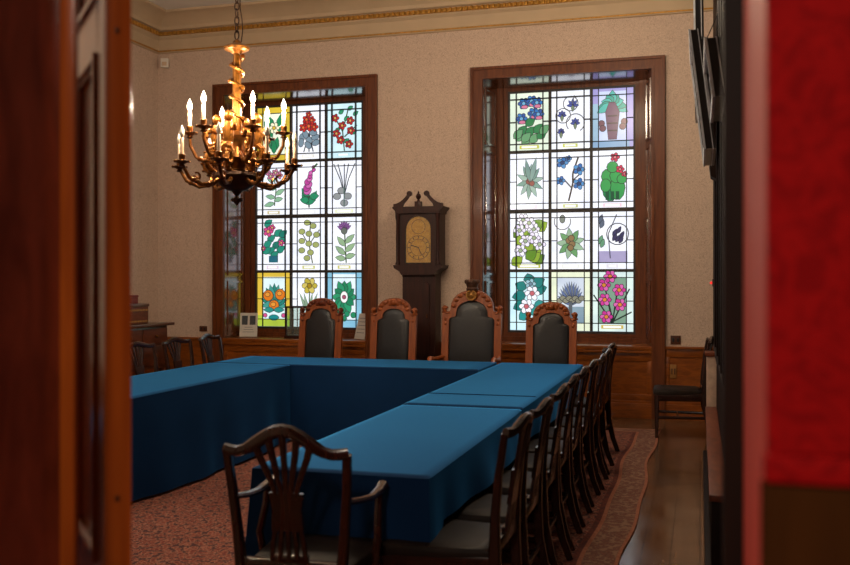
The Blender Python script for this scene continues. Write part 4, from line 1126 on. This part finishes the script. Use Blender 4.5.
bx = thing('small_box', 'small dark red box on top of the wooden chest', 'box', (-6.5, 9.52, 1.282))
MB().b(-.1, .1, -.16, .16, 0, .07, .005).build('body', M['stainred'], bx); MB().b(-.105, .105, -.165, .165, .07, .1, .008).build('lid', M['stainred'], bx)

# ------------------------------------------------------------------ things on the window sill
SZ = SILL + 0.0155
cd = thing('display_card', 'white card with two grey portraits leaning at the left end of the left window sill', 'card', (-5.63, 10.98, SZ + .004), 0.25); cd.scale = (1.15, 1.0, 1.08)
m = MB(); m.box((0, .055, .145), (.20, .008, .29), (-.2, 0, 0)); m.build('card', M['card'], cd)
m = MB()
for x in (-.045, .045): m.box((x, .066 - .008, .20), (.065, .004, .11), (-.2, 0, 0))
m.build('portrait', M['grey'], cd)
m = MB()
for k in range(3): m.box((0, .0375 - .005 + k * .007, .06 + k * .028), (.13 - .02 * k, .003, .006), (-.2, 0, 0))
m.build('printed_lines', M['textgrey'], cd)
MB().box((0, .12, .12), (.08, .006, .25), (.25, 0, 0)).build('strut', M['card'], cd)
gc = thing('display_case', 'small glass display case with dark wooden frame on the left window sill', 'display case', (-4.86, 11.02, SZ), 0)
m = MB(); a, b_, h = .2, .1, .41
for sx in (-1, 1):
    for sy in (-1, 1): m.b(sx * a - .011, sx * a + .011, sy * b_ - .011, sy * b_ + .011, .04, h)
for sy in (-1, 1): m.b(-a, a, sy * b_ - .011, sy * b_ + .011, h - .022, h)
for sx in (-1, 1): m.b(sx * a - .011, sx * a + .011, -b_, b_, h - .022, h)
m.build('frame', M['clockwood'], gc)
MB().b(-a - .02, a + .02, -b_ - .02, b_ + .02, 0, .04, .004).build('base', M['clockwood'], gc)
m = MB()
for sx in (-1, 1): m.b(sx * a - .002, sx * a + .002, -b_, b_, .04, h - .02)
for sy in (-1, 1): m.b(-a, a, sy * b_ - .002, sy * b_ + .002, .04, h - .02)
m.build('glass_pane', M['clear'], gc)
ld = thing('leaning_card', 'tall pale printed card leaning at the right end of the left window sill', 'card', (-4.10, 11.0, SZ + .002), -0.5)
m = MB(); m.box((0, .05, .16), (.19, .008, .33), (-.28, 0, 0)); m.build('card', M['card'], ld)
m = MB()
for k in range(5): m.box((0, .023 + k * .013, .08 + k * .045), (.14, .003, .008), (-.28, 0, 0))
m.build('printed_lines', M['textgrey'], ld)
MB().box((0, .125, .13), (.07, .006, .28), (.3, 0, 0)).build('strut', M['card'], ld)

# ------------------------------------------------------------------ small fittings on the walls
s_ = thing('alarm_sensor', 'small white sensor box high in the left corner under the cornice', 'sensor', (-6.70, 10.74, 4.33), 0.3)
MB().b(-.05, .05, -.035, .035, 0, .12, .008).build('housing', M['white'], s_); MB().b(-.03, .03, -.042, -.034, .02, .07, .003).build('lens', M['candle'], s_)
MB().b(-.012, .012, .03, .075, .04, .07).build('bracket', M['white'], s_)
def plate(name, label, cat, x, z, wd, ht, mat, y=YF):
    p = thing(name, label, cat, (x, y, z)); MB().b(-wd / 2, wd / 2, -.012, -.0005, -ht / 2, ht / 2, .003).build('plate', mat, p)
    for s in (-1, 1): MB().b(s * wd * .22 - wd * .1, s * wd * .22 + wd * .1, -.018, -.011, -ht * .22, ht * .22, .002).build('rocker', M['brownplate'] if mat != M['brownplate'] else M['framedark'], p)
plate('wall_socket', 'small brown socket plate on the wallpaper just left of the left window', 'socket', -6.17, .93, .11, .07, M['brownplate'])
plate('wall_switch', 'brown square plate on the wallpaper just right of the right window', 'switch', -.26, .89, .11, .10, M['brownplate'])
plate('brass_switch', 'pale brass switch plate on the oak dado right of the right window', 'switch', -.285, .54, .07, .15, M['beigeplate'], YF - .009)
rl = thing('indicator_light', 'small red indicator light on the right wall near the far corner', 'light', (XR - .012, 10.35, 1.53))
MB().b(-.002, .0115, -.03, .03, -.04, .04, .003).build('housing', M['framedark'], rl); MB().sph((-.012, 0, 0), .016).build('lamp', M['redlamp'], rl)

# ------------------------------------------------------------------ right-hand wall: pictures, ledge, stone pier
def picture(label, y0, y1, z0, z1, out0, out1, fw=.08):
    """frame hung on the right wall, tilting forward; out = distance of front from wall at bottom and top"""
    r = thing('framed_picture', label, 'picture', (XR, (y0 + y1) / 2, z0), 0, 'dark framed pictures on the right wall')
    h = z1 - z0; hw = (y1 - y0) / 2; th = .05
    f = lambda u, v, d: (-(out0 + (out1 - out0) * v / h) - d + th, u, v)
    q = lambda e: [(-hw + e, e), (hw - e, e), (hw - e, h - e), (-hw + e, h - e)]
    MB().ring(q(0), q(fw), 0, th, f).ring(q(0), q(.02), th, th + .015, f).build('frame', M['framedark'], r)
    MB().ring(q(-.006), q(.02), th + .0155, th + .03, f).ring(q(-.004), q(.01), .016, .022, f).ring(q(fw - .012), q(fw), th, th + .008, f).build('pale_moulding', M['silver'], r)
    MB().prism(q(fw - .01), .005, .02, f).build('canvas', M['canvas'], r)
    m = MB(); m.tube([f(0, h - .03, 0), (-.005, 0, h + .25)], .004, 5); m.build('hanging_wire', M['framedark'], r)
    m = MB(); m.b(-.02, -.001, -.012, .012, h + .24, h + .26); m.build('hook', M['brass'], r)
    return r
picture('dark picture with a pale frame edge tilting out steeply from the right wall', 6.6, 7.6, 2.45, 3.26, .085, .185)
picture('large dark picture hung highest on the right wall, its top out of view', 7.9, 8.9, 3.0, 4.35, .15, .17)
picture('small dark picture edge-on on the right wall, nearest to the doorway', 5.0, 5.8, 2.5, 2.8, .05, .09)
lg = thing('wall_ledge', 'low dark cabinet with a polished brown top along the right wall', 'cabinet', (XR, 6.65, 0))
MB().b(-.095, -.002, -1.72, 1.72, .44, .475, .006).build('top', M['ledge'], lg)
MB().b(-.085, -.002, -1.7, 1.7, .1, .44, .004).build('body', M['panelwall'], lg)
MB().b(-.115, -.002, -1.72, 1.72, 0, .1, .008).build('plinth', M['panelwall'], lg)
pr = thing('stone_pier', 'pale stone pier with dark cap by the right wall behind the lone chair', 'pier', (XR, 8.52, 0))
MB().b(-.085, -.002, -.1, .1, 0, .90, .006).build('shaft', M['stone'], pr)
MB().b(-.1, -.002, -.115, .115, .90, .935, .006).build('cap', M['ledge'], pr)
